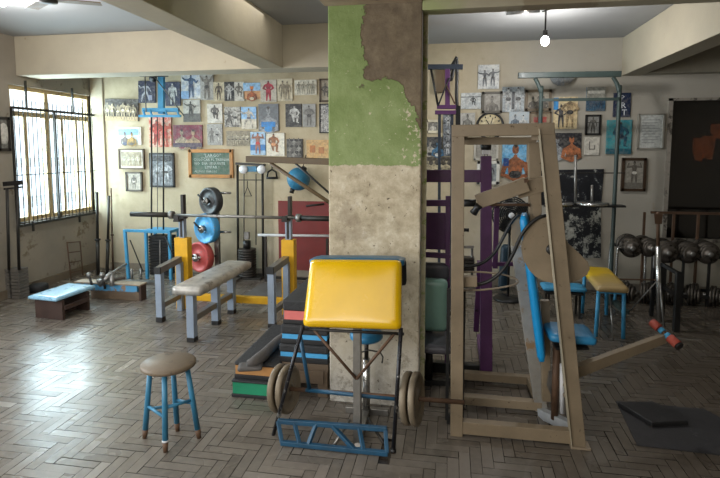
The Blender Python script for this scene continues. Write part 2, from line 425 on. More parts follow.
# ---- window in the left wall
mb = MB(); fr = .05
ym = wy0 + (wy1-wy0)*.43; zt = atx(50, 116, XL).z
for y in (wy0+.025, ym, wy1-.025): mb.span((XL-.1, y-.03, wz0), (XL-.04, y+.03, wz1))
for z in (wz0+.02, wz1-.02, zt): mb.span((XL-.095, wy0, z-.03), (XL-.045, wy1, z+.03))
for y in (wy0+(ym-wy0)*.45, ym+(wy1-ym)*.33, ym+(wy1-ym)*.66): mb.span((XL-.09, y-.02, wz0), (XL-.05, y+.02, zt))
w1 = mb.build('window_1', mat('window paint', '#b59c70', .6, var=.2, wear='#6d5a3e', wthr=.62), kind='structure')
gm_ = bpy.data.materials.new('window glass'); gm_.use_nodes = True; nt = gm_.node_tree; nt.nodes.clear()
o_ = nt.nodes.new('ShaderNodeOutputMaterial'); t_ = nt.nodes.new('ShaderNodeBsdfTransparent'); g_ = nt.nodes.new('ShaderNodeBsdfGlossy'); ms = nt.nodes.new('ShaderNodeMixShader')
g_.inputs['Roughness'].default_value = .1; t_.inputs[0].default_value = (.93, .96, .97, 1); ms.inputs[0].default_value = .06
nt.links.new(t_.outputs[0], ms.inputs[1]); nt.links.new(g_.outputs[0], ms.inputs[2]); nt.links.new(ms.outputs[0], o_.inputs[0])
MB().span((XL-.072, wy0, wz0), (XL-.068, wy1, wz1)).build('pane', gm_, w1)
# iron grille standing in front of the window
g = thing('window_grille', 'black iron security grille with thin upright bars over the bright window', 'grille', (XL+.06, (wy0+wy1)/2, wz0))
gx_ = XL+.05; gt = atx(50, 113, XL).z + .02
mb = MB(); y0_, y1_ = wy0-.03, wy1+.02
for z in (wz0-.03, gt): mb.bar((gx_, y0_, z), (gx_, y1_, z), .018, .03)
for y in (y0_, y0_+(y1_-y0_)*.45, y1_): mb.bar((gx_, y, wz0-.03), (gx_, y, gt), .022)
mb.bar((gx_, y0_, wz0+(gt-wz0)*.42), (gx_, y1_, wz0+(gt-wz0)*.42), .01)
for y in (y0_+.22, y0_+(y1_-y0_)*.7): mb.bar((gx_, y, wz0-.12), (gx_, y, wz0), .02)
for y in (y0_+.22, y0_+(y1_-y0_)*.68): mb.bar((gx_, y, gt), (gx_, y, wz1+.06), .02)
for y, z in ((y0_+.1, wz0), (y1_-.1, wz0), (y0_+.1, gt), (y1_-.1, gt)): mb.bar((gx_, y, z), (XL-.01, y, z), .015)
mb.build('frame', M['dsteel'], g)
for i in range(22):
    y = y0_ + (y1_-y0_)*(i+.5)/22
    MB().tube((gx_, y, wz0-.03), (gx_, y, gt + .1), .0055, 6).build('bar', M['dsteel'], g)
# outside: pale building and haze seen through the glass; emission stands in for daylight
bd = thing('building', 'pale blurred building with rows of balconies seen outside the window', 'building', (XL-9, 9, -4))
mb = MB().span((XL-10, 6, -4), (XL-7.5, 24, 2.2)); em = mat('glowing pale render', '#c9d3da', .8, emit=1.6, var=.05); mb.build('wall', em, bd)
for k in range(5):
    MB().span((XL-7.5, 6+k*.1, -3.4+k*1.15), (XL-6.9, 24, -3.15+k*1.15)).build('balcony', mat('glowing balcony', '#9fa8ad', .8, emit=1.0, var=.05), bd)

# ---- dark window in the back wall, right
mb = MB(); x0, x1_ = DX0, DX0+1.5; z0, z1 = .62, DZ1
mb.span((x0, YB-.02, z0), (x0+.045, YB+.08, z1)); mb.span((x1_-.045, YB-.02, z0), (x1_, YB+.08, z1))
mb.span((x0, YB-.02, z1-.03), (x1_, YB+.08, z1)); mb.span((x0, YB-.02, z0), (x1_, YB+.08, z0+.04))
w2 = mb.build('window_2', mat('chipped white frame', '#8c857a', .6, wear='#4a443b', wthr=.55, wscale=12), kind='structure')
dg = bpy.data.materials.new('dark tinted glass'); dg.use_nodes = True; nt = dg.node_tree; nt.nodes.clear()
o_ = nt.nodes.new('ShaderNodeOutputMaterial'); t_ = nt.nodes.new('ShaderNodeBsdfTransparent'); g_ = nt.nodes.new('ShaderNodeBsdfGlossy'); ms = nt.nodes.new('ShaderNodeMixShader')
g_.inputs['Roughness'].default_value = .12; t_.inputs[0].default_value = (.22, .2, .18, 1); ms.inputs[0].default_value = .1
nt.links.new(t_.outputs[0], ms.inputs[1]); nt.links.new(g_.outputs[0], ms.inputs[2]); nt.links.new(ms.outputs[0], o_.inputs[0])
MB().span((x0+.03, YB+.03, z0), (x1_-.03, YB+.036, z1)).build('pane', dg, w2)
mb = MB(); mb.span((x0-.1, YB+.9, 0), (x1_+.4, YB+1.0, CEIL)); mb.span((x0-.1, YB+.16, 0), (x0-.02, YB+.9, CEIL)); mb.span((x1_+.3, YB+.16, 0), (x1_+.4, YB+.9, CEIL)); mb.span((x0-.1, YB+.15, CEIL-.1), (x1_+.4, YB+.9, CEIL)); mb.span((x0-.1, YB+.15, 0), (x1_+.4, YB+.9, .05))
struct('wall_annex', mb, mat('dark room', '#6b5d4e', .9))
om = mat('orange reflection', '#d8713a', .8, var=.7, scale=16, emit=1.0)
c0 = thing('orange_reflection', 'glowing orange patches beyond the tinted glass imitating reflections', 'cloth', at(706, 165, YB+.6))  # glowing patches added behind the glass in place of orange reflections
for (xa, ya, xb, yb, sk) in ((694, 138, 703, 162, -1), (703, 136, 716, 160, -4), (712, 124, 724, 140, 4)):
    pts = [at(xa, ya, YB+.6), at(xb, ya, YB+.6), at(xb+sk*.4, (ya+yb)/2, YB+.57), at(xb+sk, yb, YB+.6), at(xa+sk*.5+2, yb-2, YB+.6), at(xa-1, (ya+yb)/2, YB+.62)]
    MB().prism(pts, (0, .02, 0)).build('reflection_patch', om, c0)
mb = MB()
for i in range(5): mb.bar(at(672+i*7, 130, YB+.75), at(672+i*7, 165, YB+.75), .008)
for j in range(4): mb.bar(at(670, 133+j*10, YB+.75), at(702, 133+j*10, YB+.75), .008)
mb.build('lattice', mat('lattice', '#6b5a46', .8), w2)  # bars set behind the glass to imitate a reflected lattice
# ================================================================ pictures on the wall
PC = {}
def pm_(c1, c2=None, sc=14, rough=.45):
    k = 'print %s %s %d' % (c1, c2, sc)
    if k not in PC:
        m, nt, b, oc = newmat(k)
        n = noise(nt, oc, sc*1.6, 8, .75); base = ramp(nt, n, [(.4, lin(c1)), (.6, lin(c2 or c1))]); n_ = noise(nt, oc, 32, 3, .6); nt.links.new(mix(nt, ramp(nt, n_, [(.45, (0,0,0,1)), (.6, (.3,.3,.3,1))]), base, lin('#55504a' if sum(lin(c1)[:3]) > .5 else '#8d8880')), b.inputs['Base Color'])
        b.inputs['Roughness'].default_value = rough; PC[k] = m
    return PC[k]
def shade(h):
    v = [int(h[i:i+2], 16) for i in (1, 3, 5)]; k = .55 if sum(v) > 240 else 1.7
    return '#%02x%02x%02x' % tuple(min(255, int(x*k)) for x in v)
class Pic:
    """a flat picture on the back wall; u,v in 0..1 of the print"""
    def __init__(s, box, label, bg, bg2=None, frame=None, fw=.018, mat_w=0, tilt=0, cat='picture', name='photo_print', Y=None, sc=14, group='pictures pinned across the back wall'):
        Y = Y or YB; x0, y0, x1, y1 = box; yc = (y0+y1)/2; xc = (x0+x1)/2
        s.x0, s.x1 = at(x0, yc, Y).x, at(x1, yc, Y).x; s.z1, s.z0 = at(xc, y0, Y).z, at(xc, y1, Y).z; s.Y = Y - .022
        s.w, s.h = s.x1-s.x0, s.z1-s.z0
        s.root = thing(name if not frame else 'framed_photo', label, cat, ((s.x0+s.x1)/2, Y-.001, s.z0), group)
        s.layer = 0; s.sn = 0
        MB().span((s.x0, s.Y, s.z0), (s.x1, Y-.001, s.z1)).build('print' if not mat_w else 'mount', pm_('#d9d2c2') if mat_w else pm_(bg, bg2, sc), s.root)
        if mat_w:
            MB().span((s.x0+mat_w, s.Y-.003, s.z0+mat_w), (s.x1-mat_w, s.Y, s.z1-mat_w)).build('print', pm_(bg, bg2, sc), s.root); s.layer = 2
            s.x0 += mat_w; s.x1 -= mat_w; s.z0 += mat_w; s.z1 -= mat_w; s.w, s.h = s.x1-s.x0, s.z1-s.z0
            e = mat_w
        else: e = 0
        if frame:
            mb = MB(); X0, X1, Z0, Z1 = s.x0-e, s.x1+e, s.z0-e, s.z1+e
            for a, b in (((X0-.002, Z0), (X0+fw, Z1)), ((X1-fw, Z0), (X1+.002, Z1)), ((X0, Z1-fw), (X1, Z1+.002)), ((X0, Z0-.002), (X1, Z0+fw))):
                mb.span((a[0], s.Y-.014, a[1]), (b[0], Y-.002, b[1]))
            mb.build('frame', mat('frame '+frame, frame, .5, var=.15), s.root)
        if tilt: s.root.rotation_euler.y = R(tilt)
    def pt(s, u, v): return V((s.x0 + u*s.w, s.Y - .0015*(s.layer+1), s.z0 + v*s.h))
    def patch(s, name, uv, c1, c2=None, sc=14):
        s.layer += 1; MB().prism([s.pt(u, v) for u, v in uv], (0, .0012, 0)).build(name, pm_(c1, c2, sc), s.root); return s
    def rect(s, name, u0, v0, u1, v1, c1, c2=None, sc=14): return s.patch(name, [(u0,v0),(u1,v0),(u1,v1),(u0,v1)], c1, c2, sc)
    def stroke(s, mb, a, b, r0, r1=None):
        r1 = r1 or r0; a, b = s.pt(*a), s.pt(*b); s.sn += 1; oy = V((0, -.00006*(s.sn % 18), 0)); a = a + oy; b = b + oy; d = (b-a); L = d.length or 1; n = V((-d.z, 0, d.x))/L
        vs = [mb.bm.verts.new(p) for p in (a+n*r0, a-n*r0, b-n*r1, b+n*r1)]; mb.face(vs)
        for c, r in ((a, r0), (b, r1)): mb.face([mb.bm.verts.new(c + V((math.cos(t)*r, -.00003 if c is a else -.00002, math.sin(t)*r))) for t in [2*math.pi*i/10 for i in range(10)]])
    def fig(s, cu, v0, hh, pose, skin, trunks=None, hair='#2a211c', flip=1, bulk=1.0):
        """person: feet at v0, total height hh (fraction of print height)"""
        s.layer += 1; mb = MB(); q = hh*s.h; a = s.h/s.w
        def p(x, y): return (cu + flip*x*hh*a, v0 + y*hh)
        k = q*bulk; S = s.stroke
        sh = .13*bulk
        if pose == 'bust':
            S(mb, p(0,.55), p(0,.62), .05*k); S(mb, p(-.16,.4), p(.16,.4), .11*k); S(mb, p(0,.1), p(0,.4), .17*k, .2*k)
            S(mb, p(-.26,.4), p(-.33,.12), .07*k, .055*k); S(mb, p(.26,.4), p(.33,.12), .07*k, .055*k); S(mb, p(-.33,.12), p(-.1,.02), .05*k); S(mb, p(.33,.12), p(.1,.02), .05*k)
            S(mb, p(0,.76), p(0,.84), .085*k)
        else:
            S(mb, p(0,.83), p(0,.87), .03*k); S(mb, p(0,.92), p(0,.945), .05*q)
            S(mb, p(-sh*.6,.78), p(sh*.6,.78), .055*k); S(mb, p(0,.55), p(0,.77), .07*k, .1*k)
            if pose == 'sit':
                S(mb, p(-.05,.5), p(.17,.46), .06*k, .05*k); S(mb, p(.17,.46), p(.14,.2), .045*k, .03*k); S(mb, p(-.07,.5), p(-.02,.25), .055*k, .03*k); S(mb, p(.14,.2), p(.22,.17), .02*k)
            elif pose == 'lunge':
                S(mb, p(-.04,.5), p(-.2,.3), .055*k, .045*k); S(mb, p(-.2,.3), p(-.26,.02), .04*k, .025*k); S(mb, p(.04,.5), p(.14,.28), .055*k, .04*k); S(mb, p(.14,.28), p(.2,.02), .035*k, .025*k)
            else:
                for m_ in (-1, 1): S(mb, p(.05*m_,.5), p(.08*m_,.27), .055*k, .04*k); S(mb, p(.08*m_,.27), p(.09*m_,.03), .038*k, .022*k)
            arms = {'stand': (((-sh,.77),(-.2,.6),(-.2,.44)), ((sh,.77),(.2,.6),(.2,.44))),
                    'flex': (((-sh,.78),(-.27,.76),(-.22,.93)), ((sh,.78),(.27,.76),(.22,.93))),
                    'up': (((-sh,.79),(-.24,.92),(-.3,1.0)), ((sh,.79),(.24,.92),(.3,1.0))),
                    'hips': (((-sh,.77),(-.26,.64),(-.1,.55)), ((sh,.77),(.26,.64),(.1,.55))),
                    'reach': (((-sh,.78),(-.3,.8),(-.4,.88)), ((sh,.77),(.25,.66),(.33,.74))),
                    'sit': (((-sh,.77),(-.22,.62),(-.04,.52)), ((sh,.77),(.24,.64),(.14,.5))),
                    'lunge': (((-sh,.78),(-.3,.74),(-.4,.86)), ((sh,.78),(.22,.66),(.3,.55)))}[pose]
            for A, B, C_ in arms: S(mb, p(*A), p(*B), .042*k, .034*k); S(mb, p(*B), p(*C_), .032*k, .022*k)
        mb.build('figure', pm_(skin, shade(skin), 12), s.root)
        s.layer += 1; mb = MB()
        if pose == 'bust': S(mb, p(0,.9), p(0,.91), .058*k, .05*k)
        else: S(mb, p(0,.975), p(0,.98), .036*q, .03*q)
        mb.build('hair', pm_(hair), s.root)
        if trunks:
            s.layer += 1; mb = MB()
            if pose == 'bust': S(mb, p(-.06,.12), p(.06,.12), .1*k)
            else: S(mb, p(-.035,.52), p(.035,.52), .06*k)
            mb.build('clothing', pm_(trunks), s.root)
        return s
BWL, BWD = '#c9c4b8', '#2b2a2a'
P = Pic
# --- left part of the back wall
p = P((106,99,139,121), 'sepia group photo of six standing people, farthest left on the back wall', '#4b3f31', '#2c241c', tilt=1.5)
p.rect('floor_band', 0, 0, .98, .2, '#c7ae86')
for i, u in enumerate((.07,.22,.4,.56,.72,.88)): p.fig(u, .06, .8 - .05*(i % 3), 'stand', '#cdb790', '#e0d2b4')
p = P((139,81,156,103), 'navy print of a pale figure lunging with arm stretched, left of the blue tower bar', '#1c2036', '#2a2c44', tilt=1)
p.fig(.45, .06, .85, 'lunge', '#c9c9cf').rect('plinth', .62, .12, .82, .35, '#8b8ea0')
p = P((117,127,142,145), 'pale blue picture of two dark-haired people in a cream border', '#c3d2dc', '#e9e4d3', mat_w=.02)
p.rect('sky', .05, .55, .95, .95, '#8cb4d6').fig(.35, -.1, .9, 'bust', '#4b4340', '#2b3a5c').fig(.66, -.15, .95, 'bust', '#c29a4a', '#403424')
p = P((120,149,145,169), 'dark-framed sepia team photo in a white mount, under the pale blue picture', '#8d7f66', '#b8aa8c', frame='#54422c', fw=.016, mat_w=.04)
for u in (.15,.38,.62,.85): p.fig(u, .08, .72, 'stand', '#e4d9bd', '#f0e8d2')
p = P((127,172,143,191), 'small grey-framed portrait, lowest picture at the left', '#a79e90', '#c1b8a8', frame='#4f4538', fw=.02)
p.fig(.5, .12, .72, 'stand', '#7c7468', '#d8d2c6')
p = P((150,117,172,147), 'bright red picture of athletes behind the blue cable tower', '#d9cab4', '#c94a34', sc=9)
p.fig(.35, .05, .85, 'hips', '#c33f2c', '#b52a20', bulk=1.3).fig(.72, .02, .8, 'flex', '#d1563a', '#a91f18', bulk=1.3)
p = P((151,153,175,187), 'black-framed tall black and white photo of lifters behind the cable rods', '#9aa0a4', '#4b4f55', frame='#1c1a1a', fw=.022)
p.fig(.3, .1, .6, 'stand', '#d8dadd', BWD).fig(.68, .1, .66, 'hips', '#e4e6e8', BWD).rect('panel', .12, .76, .88, .92, '#23252b')
p = P((166,82,181,106), 'dark blue print of a white standing statue, right of the blue tower bar', '#262b42', '#343a54')
p.fig(.5, .04, .88, 'stand', '#dcdcd8', None, hair='#dcdcd8', bulk=1.2)
p = P((182,73,201,99), 'large pale blue print of a twisting bodybuilder above the seated one', '#aab8cc', '#dfdcd4', sc=8)
p.fig(.52, .04, .88, 'reach', '#5e7696', '#2e3f63', bulk=1.25).rect('sea', 0, 0, .4, .3, '#8fb0d4')
p = P((201,73,214,100), 'tall black and white print of a man with both arms raised', '#bdbab2', '#a19e98')
p.fig(.5, .03, .86, 'up', '#55504a', BWD, bulk=1.2)
p = P((184,100,201,122), 'grey print of a man posing on rocks under the blue print', '#a9a79f', '#cfcbc0')
p.rect('rocks', 0, 0, 1, .38, '#77756f', '#55534f').fig(.45, .15, .78, 'reach', '#63605a', BWD, bulk=1.1)
p = P((174,125,203,147), 'wide burgundy picture of posing men to the left above the chalkboard', '#8c3442', '#5a1e34', sc=7)
p.fig(.3, -.1, .95, 'bust', '#cdb89a', '#7a2a3a').fig(.7, -.15, 1.0, 'bust', '#b59a78', '#3a2a3c').rect('foreground', 0, 0, 1, .18, '#4a3a4a')
p = P((214,82,225,101), 'narrow cream photo of a slim standing man, left of the black one', '#d8ccae', '#c0b292')
p.fig(.5, .05, .88, 'stand', '#6e5a44', '#3d3228')
p = P((225,82,235,101), 'narrow black photo of a white figure', '#17181a', '#232427')
p.fig(.5, .03, .9, 'hips', '#dcd9d2', None, bulk=1.2)
p = P((235,82,245,101), 'narrow white faded photo next to the beach picture', '#dcd8cc', '#c6c0b2')
p.fig(.45, .05, .88, 'sit', '#8f887c', None)
p = P((208,104,223,123), 'white photo of a dark muscular man crouching', '#d9d5ca', '#cdc8bb')
p.fig(.5, .05, .88, 'sit', '#3a3733', BWD, bulk=1.35)
p = P((208,124,223,145), 'grey crowded photo just right above the chalkboard', '#8d8c88', '#b9b7b0', sc=30)
p.fig(.3, .1, .7, 'stand', '#45433f', None).fig(.68, .1, .75, 'stand', '#e0ddd5', BWD)
p = P((225,107,241,127), 'black and white photo of tangled wrestlers', '#cbc7bc', '#3a3835', sc=22)
p.fig(.32, .05, .75, 'lunge', '#2f2d2a', None, bulk=1.3).fig(.7, .05, .8, 'reach', '#e4e1d8', BWD, flip=-1, bulk=1.3)
p = P((227,131,251,146), 'wide sepia photo of a row of standing men', '#7e7460', '#a89c82')
for u in (.12,.28,.44,.6,.76,.91): p.fig(u, .05, .75, 'stand', '#d6cbb0', '#4c4438')
p = P((244,83,261,99), 'beach picture of tanned people lying under a blue sky', '#d9a878', '#c98c5c')
p.rect('sky', 0, .5, 1, 1, '#7fb2dc', '#a9cbe6').fig(.5, -.1, .9, 'bust', '#b8602f', '#d8c8a8').rect('cap', .4, .62, .6, .78, '#d4792c')
p = P((261,80,277,102), 'photo of a man in a bright red suit with hands on hips', '#cfc7b6', '#b9b0a0')
p.fig(.5, .03, .92, 'hips', '#c8324a', '#b01f38', bulk=1.35)
p = P((278,79,293,101), 'faint cream photo of a standing couple beside the red suit', '#d8cdb2', '#cbbf a3'.replace(' ', ''))
p.fig(.35, .05, .85, 'stand', '#b3a284', None).fig(.66, .05, .82, 'stand', '#a8987c', None)
p = P((295,80,317,95), 'wide pale sketch of faint people at the top row', '#dcd6c4', '#cfc8b4')
for u in (.2,.42,.64,.84): p.fig(u, .05, .82, 'stand', '#bdb49e', None)
p = P((320,79,334,102), 'dark-framed photo running behind the green pillar, top row', '#b1a692', '#8d826e', frame='#4c3c2a', fw=.02)
p.fig(.4, .1, .7, 'sit', '#5b5348', None)
p = P((242,107,257,129), 'photo of a pale bather against a bright blue sky', '#c9c0ac', '#ddd5c2')
p.rect('sky', 0, .45, 1, 1, '#6ea5d6', '#9cc3e2').fig(.5, .03, .9, 'lunge', '#e6dccb', '#5b5a66', bulk=1.1)
p = P((259,104,279,131), 'large grey photo of a huge man holding bright blue weights', '#70757a', '#585c60')
p.fig(.5, -.05, 1.0, 'bust', '#b8bcbf', '#2a8cd0').rect('weights', .15, .15, .85, .34, '#2a8fd6', '#1d6fb4')
p = P((286,104,302,127), 'black photo of a bright white nude statue-like figure', '#0f0f10', '#1b1b1c')
p.fig(.55, .03, .9, 'sit', '#e2dfd8', None, bulk=1.2)
p = P((303,104,316,127), 'grey photo of a standing man beside the black one', '#8f8d88', '#a5a39e')
p.fig(.5, .04, .88, 'hips', '#4a4845', BWD, bulk=1.2)
p = P((320,104,334,133), 'black and white print half hidden by the green pillar', '#2c3140', '#d8d6d0', sc=18, frame='#191919', fw=.012)
p.fig(.35, .05, .7, 'hips', '#d4d1ca', None)
p = P((251,132,266,155), 'photo of a tanned bather in red trunks on a blue beach', '#8db8dc', '#b9d2e6')
p.rect('sea', 0, .2, 1, .45, '#2f79b8').fig(.5, .04, .92, 'flex', '#6b4433', '#c83a34', bulk=1.15)
p = P((267,133,285,156), 'white photo of an orange-skinned man leaning sideways', '#e6e0d0', '#ddd5c0')
p.fig(.4, .02, .95, 'sit', '#b8743c', '#e0a070', bulk=1.25)
p = P((287,139,303,158), 'black collage of tiny faces above the wooden arm', '#1d1d1d', '#35332f')
for i in range(3):
    for j in range(3): p.fig(.2+.3*i, .05+.32*j, .38, 'bust', '#a9a59b' if (i+j) % 2 else '#75726a')
p = P((307,140,329,158), 'tan sheet with faint red sketches', '#c49a5e', '#d4b078')
p.rect('sketch', .15, .3, .4, .7, '#b8743c').rect('sketch', .55, .25, .8, .6, '#b57a48')
# --- right part
p = P((478,65,499,89), 'bright black and white photo of two fighters, highest on the wall', '#d2d2cc', '#b4b8ba', sc=10)
p.fig(.32, .08, .7, 'reach', '#4a5560', BWD).fig(.7, .1, .72, 'reach', '#5b6268', '#1d1d20', flip=-1)
p = P((461,93,481,109), 'grey photo of a fallen boxer left of the square frame', '#a7adae', '#d5d7d3', sc=12)
p.fig(.6, .1, .7, 'sit', '#4f5558', '#232628').rect('ropes', 0, .72, 1, .76, '#3a3d40')
p = P((482,92,502,113), 'grey-framed photo of a flexing man above the clock', '#8f8a80', '#a7a298', frame='#5b564c', fw=.026)
p.fig(.5, .0, .85, 'bust', '#4b4740', None)
p = P((502,87,524,112), 'black and white photo of two muscular men side by side', '#b9c2c6', '#7e878c')
p.fig(.28, .03, .92, 'hips', '#e0e2e0', '#16181c', bulk=1.3).fig(.72, .03, .94, 'hips', '#d0d4d4', '#16181c', bulk=1.3).rect('gap', .44, .1, .56, .8, '#2a3038')
p = P((525,90,551,111), 'brown-framed faded team photo behind the green rack upright', '#9c9484', '#b5ac9a', frame='#6b5c48', fw=.03)
for u in (.3,.5,.7): p.fig(u, .12, .6, 'bust', '#6b645a', None)
p = P((509,112,529,125), 'blue-grey fight photo just above the tan machine', '#9aa8b0', '#c9ced0', sc=20)
p.fig(.3, -.1, .95, 'bust', '#3f4a54', None).fig(.7, -.1, .9, 'bust', '#dfe0dc', '#2a3138')
p = P((460,113,475,127), 'small faded grey photo left of the clock', '#a4a29b', '#bbb8b0')
p.fig(.5, .0, .95, 'bust', '#85837c', None)
p = P((529,112,551,125), 'low brown picture with two red gloves right of the clock', '#a3927a', '#8a7a62', frame='#6b5a44', fw=.02)
p.rect('glove', .2, .2, .4, .6, '#9c3a34').rect('glove', .55, .2, .78, .62, '#a5423a')
p = P((553,97,577,129), 'cream photo of two people dressed in black with a blue corner', '#d2bb8c', '#ddcba4')
p.rect('corner', 0, .6, .2, .98, '#2f8fd0').fig(.32, .04, .72, 'hips', '#1b1b22', '#101014').fig(.68, .04, .92, 'hips', '#c9ae82', '#17171c', bulk=1.2)
p = P((550,133,581,157), 'wide dark picture of two bare-chested muscular men', '#16171b', '#20222a')
p.fig(.22, -.12, 1.0, 'bust', '#b9bdc0', None).fig(.68, -.12, 1.05, 'bust', '#c67a4e', None, bulk=1.1)
p = P((586,87,605,111), 'two-part print, pale landscape above blue crowd', '#3f6f8c', '#2a4356')
p.rect('landscape', 0, .5, 1, 1, '#a9a79c', '#7a7a72').rect('strip', .05, .72, .95, .84, '#d6d3c8')
for u in (.25,.5,.75): p.fig(u, .02, .5, 'stand', '#243444', None)
p = P((613,93,630,117), 'navy banner with white characters under the ceiling corner', '#12203c', '#1b2c4c')
mb = MB(); p.layer += 1
for i, ch in enumerate('PRT'): text_bm(mb, ch, p.pt(.36+.06*i, .66-.3*i), (1, 0, 0), (0, 0, 1), .1)
mb.build('lettering', pm_('#dfe3e6'), p.root)
p = P((585,115,600,135), 'small black-framed photo of a standing figure', '#8a8a86', '#a2a19c', frame='#161514', fw=.02)
p.fig(.5, .08, .8, 'stand', '#34332f', None).rect('bar', .1, .6, .9, .64, '#4a4946')
p = P((584,137,599,155), 'small white print with a square outline', '#d2cdc0', '#c6c1b4')
for a in ((.3,.3,.36,.75), (.3,.3,.7,.35), (.64,.3,.7,.55)): p.rect('outline', *a, '#55514a')
p = P((606,120,631,154), 'large teal print of a seated figure behind the rack upright', '#2f7d88', '#4a9aa0', sc=7)
p.fig(.55, .08, .85, 'sit', '#1d3a48', '#12283a', bulk=1.2).rect('water', 0, 0, 1, .16, '#1e5a6a')
p = P((637,114,663,149), 'pale framed certificate left of the dark window', '#c9cac4', '#bfc2be', frame='#8f8b80', fw=.014, name='certificate', cat='certificate')
for j in range(9): p.rect('line', .15, .82-.08*j, .85-.1*(j % 3), .835-.08*j, '#8b8f8e')
p = P((621,158,645,191), 'dark brown framed photo of a standing athlete, lowest at the right', '#8a867c', '#9f9a8e', frame='#3a2a1c', fw=.03)
p.fig(.52, .18, .72, 'flex', '#3c3833', '#d8d4ca').rect('ground', .12, .1, .88, .26, '#6b675e')
p = P((502,142,526,174), 'vivid blue print of a dark-haired bare-chested man seen through the tan frame', '#2f8fc4', '#8fc0dc', sc=7)
p.fig(.55, -.15, 1.15, 'bust', '#b06a42', '#1c1c1f', hair='#0f0d0d').rect('bag', .05, .25, .28, .5, '#123c78')
p = P((474,142,498,160), 'pale framed print behind the top of the purple post', '#a9a59a', '#8f8c84', frame='#b9b4a8', fw=.02)
p.fig(.5, .05, .85, 'stand', '#5b5852', None)
p = P((477,161,499,184), 'white-framed print low beside the purple post', '#7c8084', '#9aa09f', frame='#cfcdc4', fw=.034)
p.fig(.6, .1, .75, 'stand', '#33353a', None)
p = P((426,120,440,133), 'small cream-framed photo nearest the pillar on the right', '#4b4a48', '#8f8c84', frame='#cfc6ae', fw=.028)
p.fig(.5, .1, .75, 'bust', '#d6d2c6', None)
p = P((425,137,442,155), 'dark photo of people in blue near the pillar', '#1a1d22', '#2a3038')
p.fig(.3, -.05, .9, 'bust', '#c9c3b6', '#20242c').fig(.75, -.1, .9, 'bust', '#4a7ca0', '#d5d5d0')
p = P((443,114,453,156), 'tall strip of black and white prints beside the purple tower', '#8c9298', '#2f343a', sc=18)
for j in range(3): p.fig(.5, .04+.32*j, .3, 'hips', '#d6d8d8', BWD)
p = P((424,157,452,171), 'wide photo of a squad of pale figures above the purple beam', '#2b2823', '#4a4438')
for u in (.15,.36,.58,.8): p.fig(u, .0, .85, 'bust', '#cdbf9c', None)
# framed picture on the left wall
xa, xb = atx(-4, 130, XL).y, atx(8, 130, XL).y; za, zb = atx(4, 151, XL).z, atx(4, 117, XL).z
r_ = thing('framed_photo', 'dark-framed grey picture on the left wall beside the window', 'picture', (XL+.002, (xa+xb)/2, za))
MB().span((XL+.002, xa, za), (XL+.02, xb, zb)).build('print', pm_('#8d8a82', '#55534e'), r_)
mb = MB()
for a, b in (((xa, za), (xa+.03, zb)), ((xb-.03, za), (xb, zb)), ((xa, za), (xb, za+.03)), ((xa, zb-.03), (xb, zb))): mb.span((XL+.002, a[0], a[1]), (XL+.032, b[0], b[1]))
mb.build('frame', mat('frame #2c2722', '#2c2722', .5), r_)
MB().ball((XL+.022, (xa+xb)/2, (za+zb)/2), .09, 12, (.1, .8, 1.4)).build('figure', pm_('#c9c4ba'), r_)

# chalkboard
x0, x1_ = at(190, 163, YB).x, at(233, 163, YB).x; z0, z1 = at(210, 177, YB).z, at(210, 150, YB).z
cb = thing('chalkboard', 'green chalkboard with faint chalk writing in an orange wooden frame', 'chalkboard', ((x0+x1_)/2, YB-.001, z0))
MB().span((x0, YB-.018, z0), (x1_, YB-.001, z1)).build('board', pm_('#4a6455', '#5d7466', 6, .8), cb)
mb = MB(); w = .036
for a, b in (((x0-.01, z0-.01), (x0+w, z1+.01)), ((x1_-w, z0-.01), (x1_+.01, z1+.01)), ((x0, z0-.01), (x1_, z0+w)), ((x0, z1-w), (x1_, z1+.01))): mb.span((a[0], YB-.035, a[1]), (b[0], YB-.002, b[1]))
mb.build('frame', mat('orange wood', '#b07c44', .55, var=.2), cb, .003)
mb = MB()
for i, (t, u, sz) in enumerate((('"LARGO"', .34, .062), ('COLOCAR PL TREINAR', .1, .05), ('NO  DIA  SEGUINTE', .12, .05), ('LIMPAR !', .36, .055), ('ALUNOS  MARCOS', .12, .038))):
    text_bm(mb, t, (x0+(x1_-x0)*u, YB-.0195, z1-.095-i*.052), (1, 0, 0), (0, 0, 1), sz)
mb.span((x0+.17, YB-.0195, z1-.105), (x0+.36, YB-.019, z1-.102))
mb.build('chalk_writing', pm_('#c6cfc9'), cb)

# clock
c = at(490, 126, YB); r = .155
ck = thing('wall_clock', 'round cream wall clock with a black rim peeking over the tan machine', 'clock', (c.x, YB-.001, c.z-r))
MB().lathe((c.x, YB-.002, c.z), (0, -1, 0), [(r*.95, 0), (r*.95, .02), (0, .02)], 32).build('dial', pm_('#cdbd96', '#d8caa6'), ck)
MB().path([(c.x + math.cos(t)*r, YB-.02, c.z + math.sin(t)*r) for t in [2*math.pi*i/32 for i in range(32)]], .014, 8, True).build('rim', M['black'], ck)
mb = MB()
for i in range(12):
    t = math.pi/6*i; mb.bar((c.x+math.sin(t)*r*.7, YB-.024, c.z+math.cos(t)*r*.7), (c.x+math.sin(t)*r*.84, YB-.024, c.z+math.cos(t)*r*.84), .014, .002, V((0, 1, 0)))
mb.build('numerals', M['black'], ck)
MB().bar((c.x, YB-.027, c.z), (c.x-.05, YB-.027, c.z+.075), .01, .002, V((0,1,0))).build('hand', M['black'], ck)
MB().bar((c.x, YB-.029, c.z), (c.x+.03, YB-.029, c.z+.1), .008, .002, V((0,1,0))).build('hand', M['black'], ck)

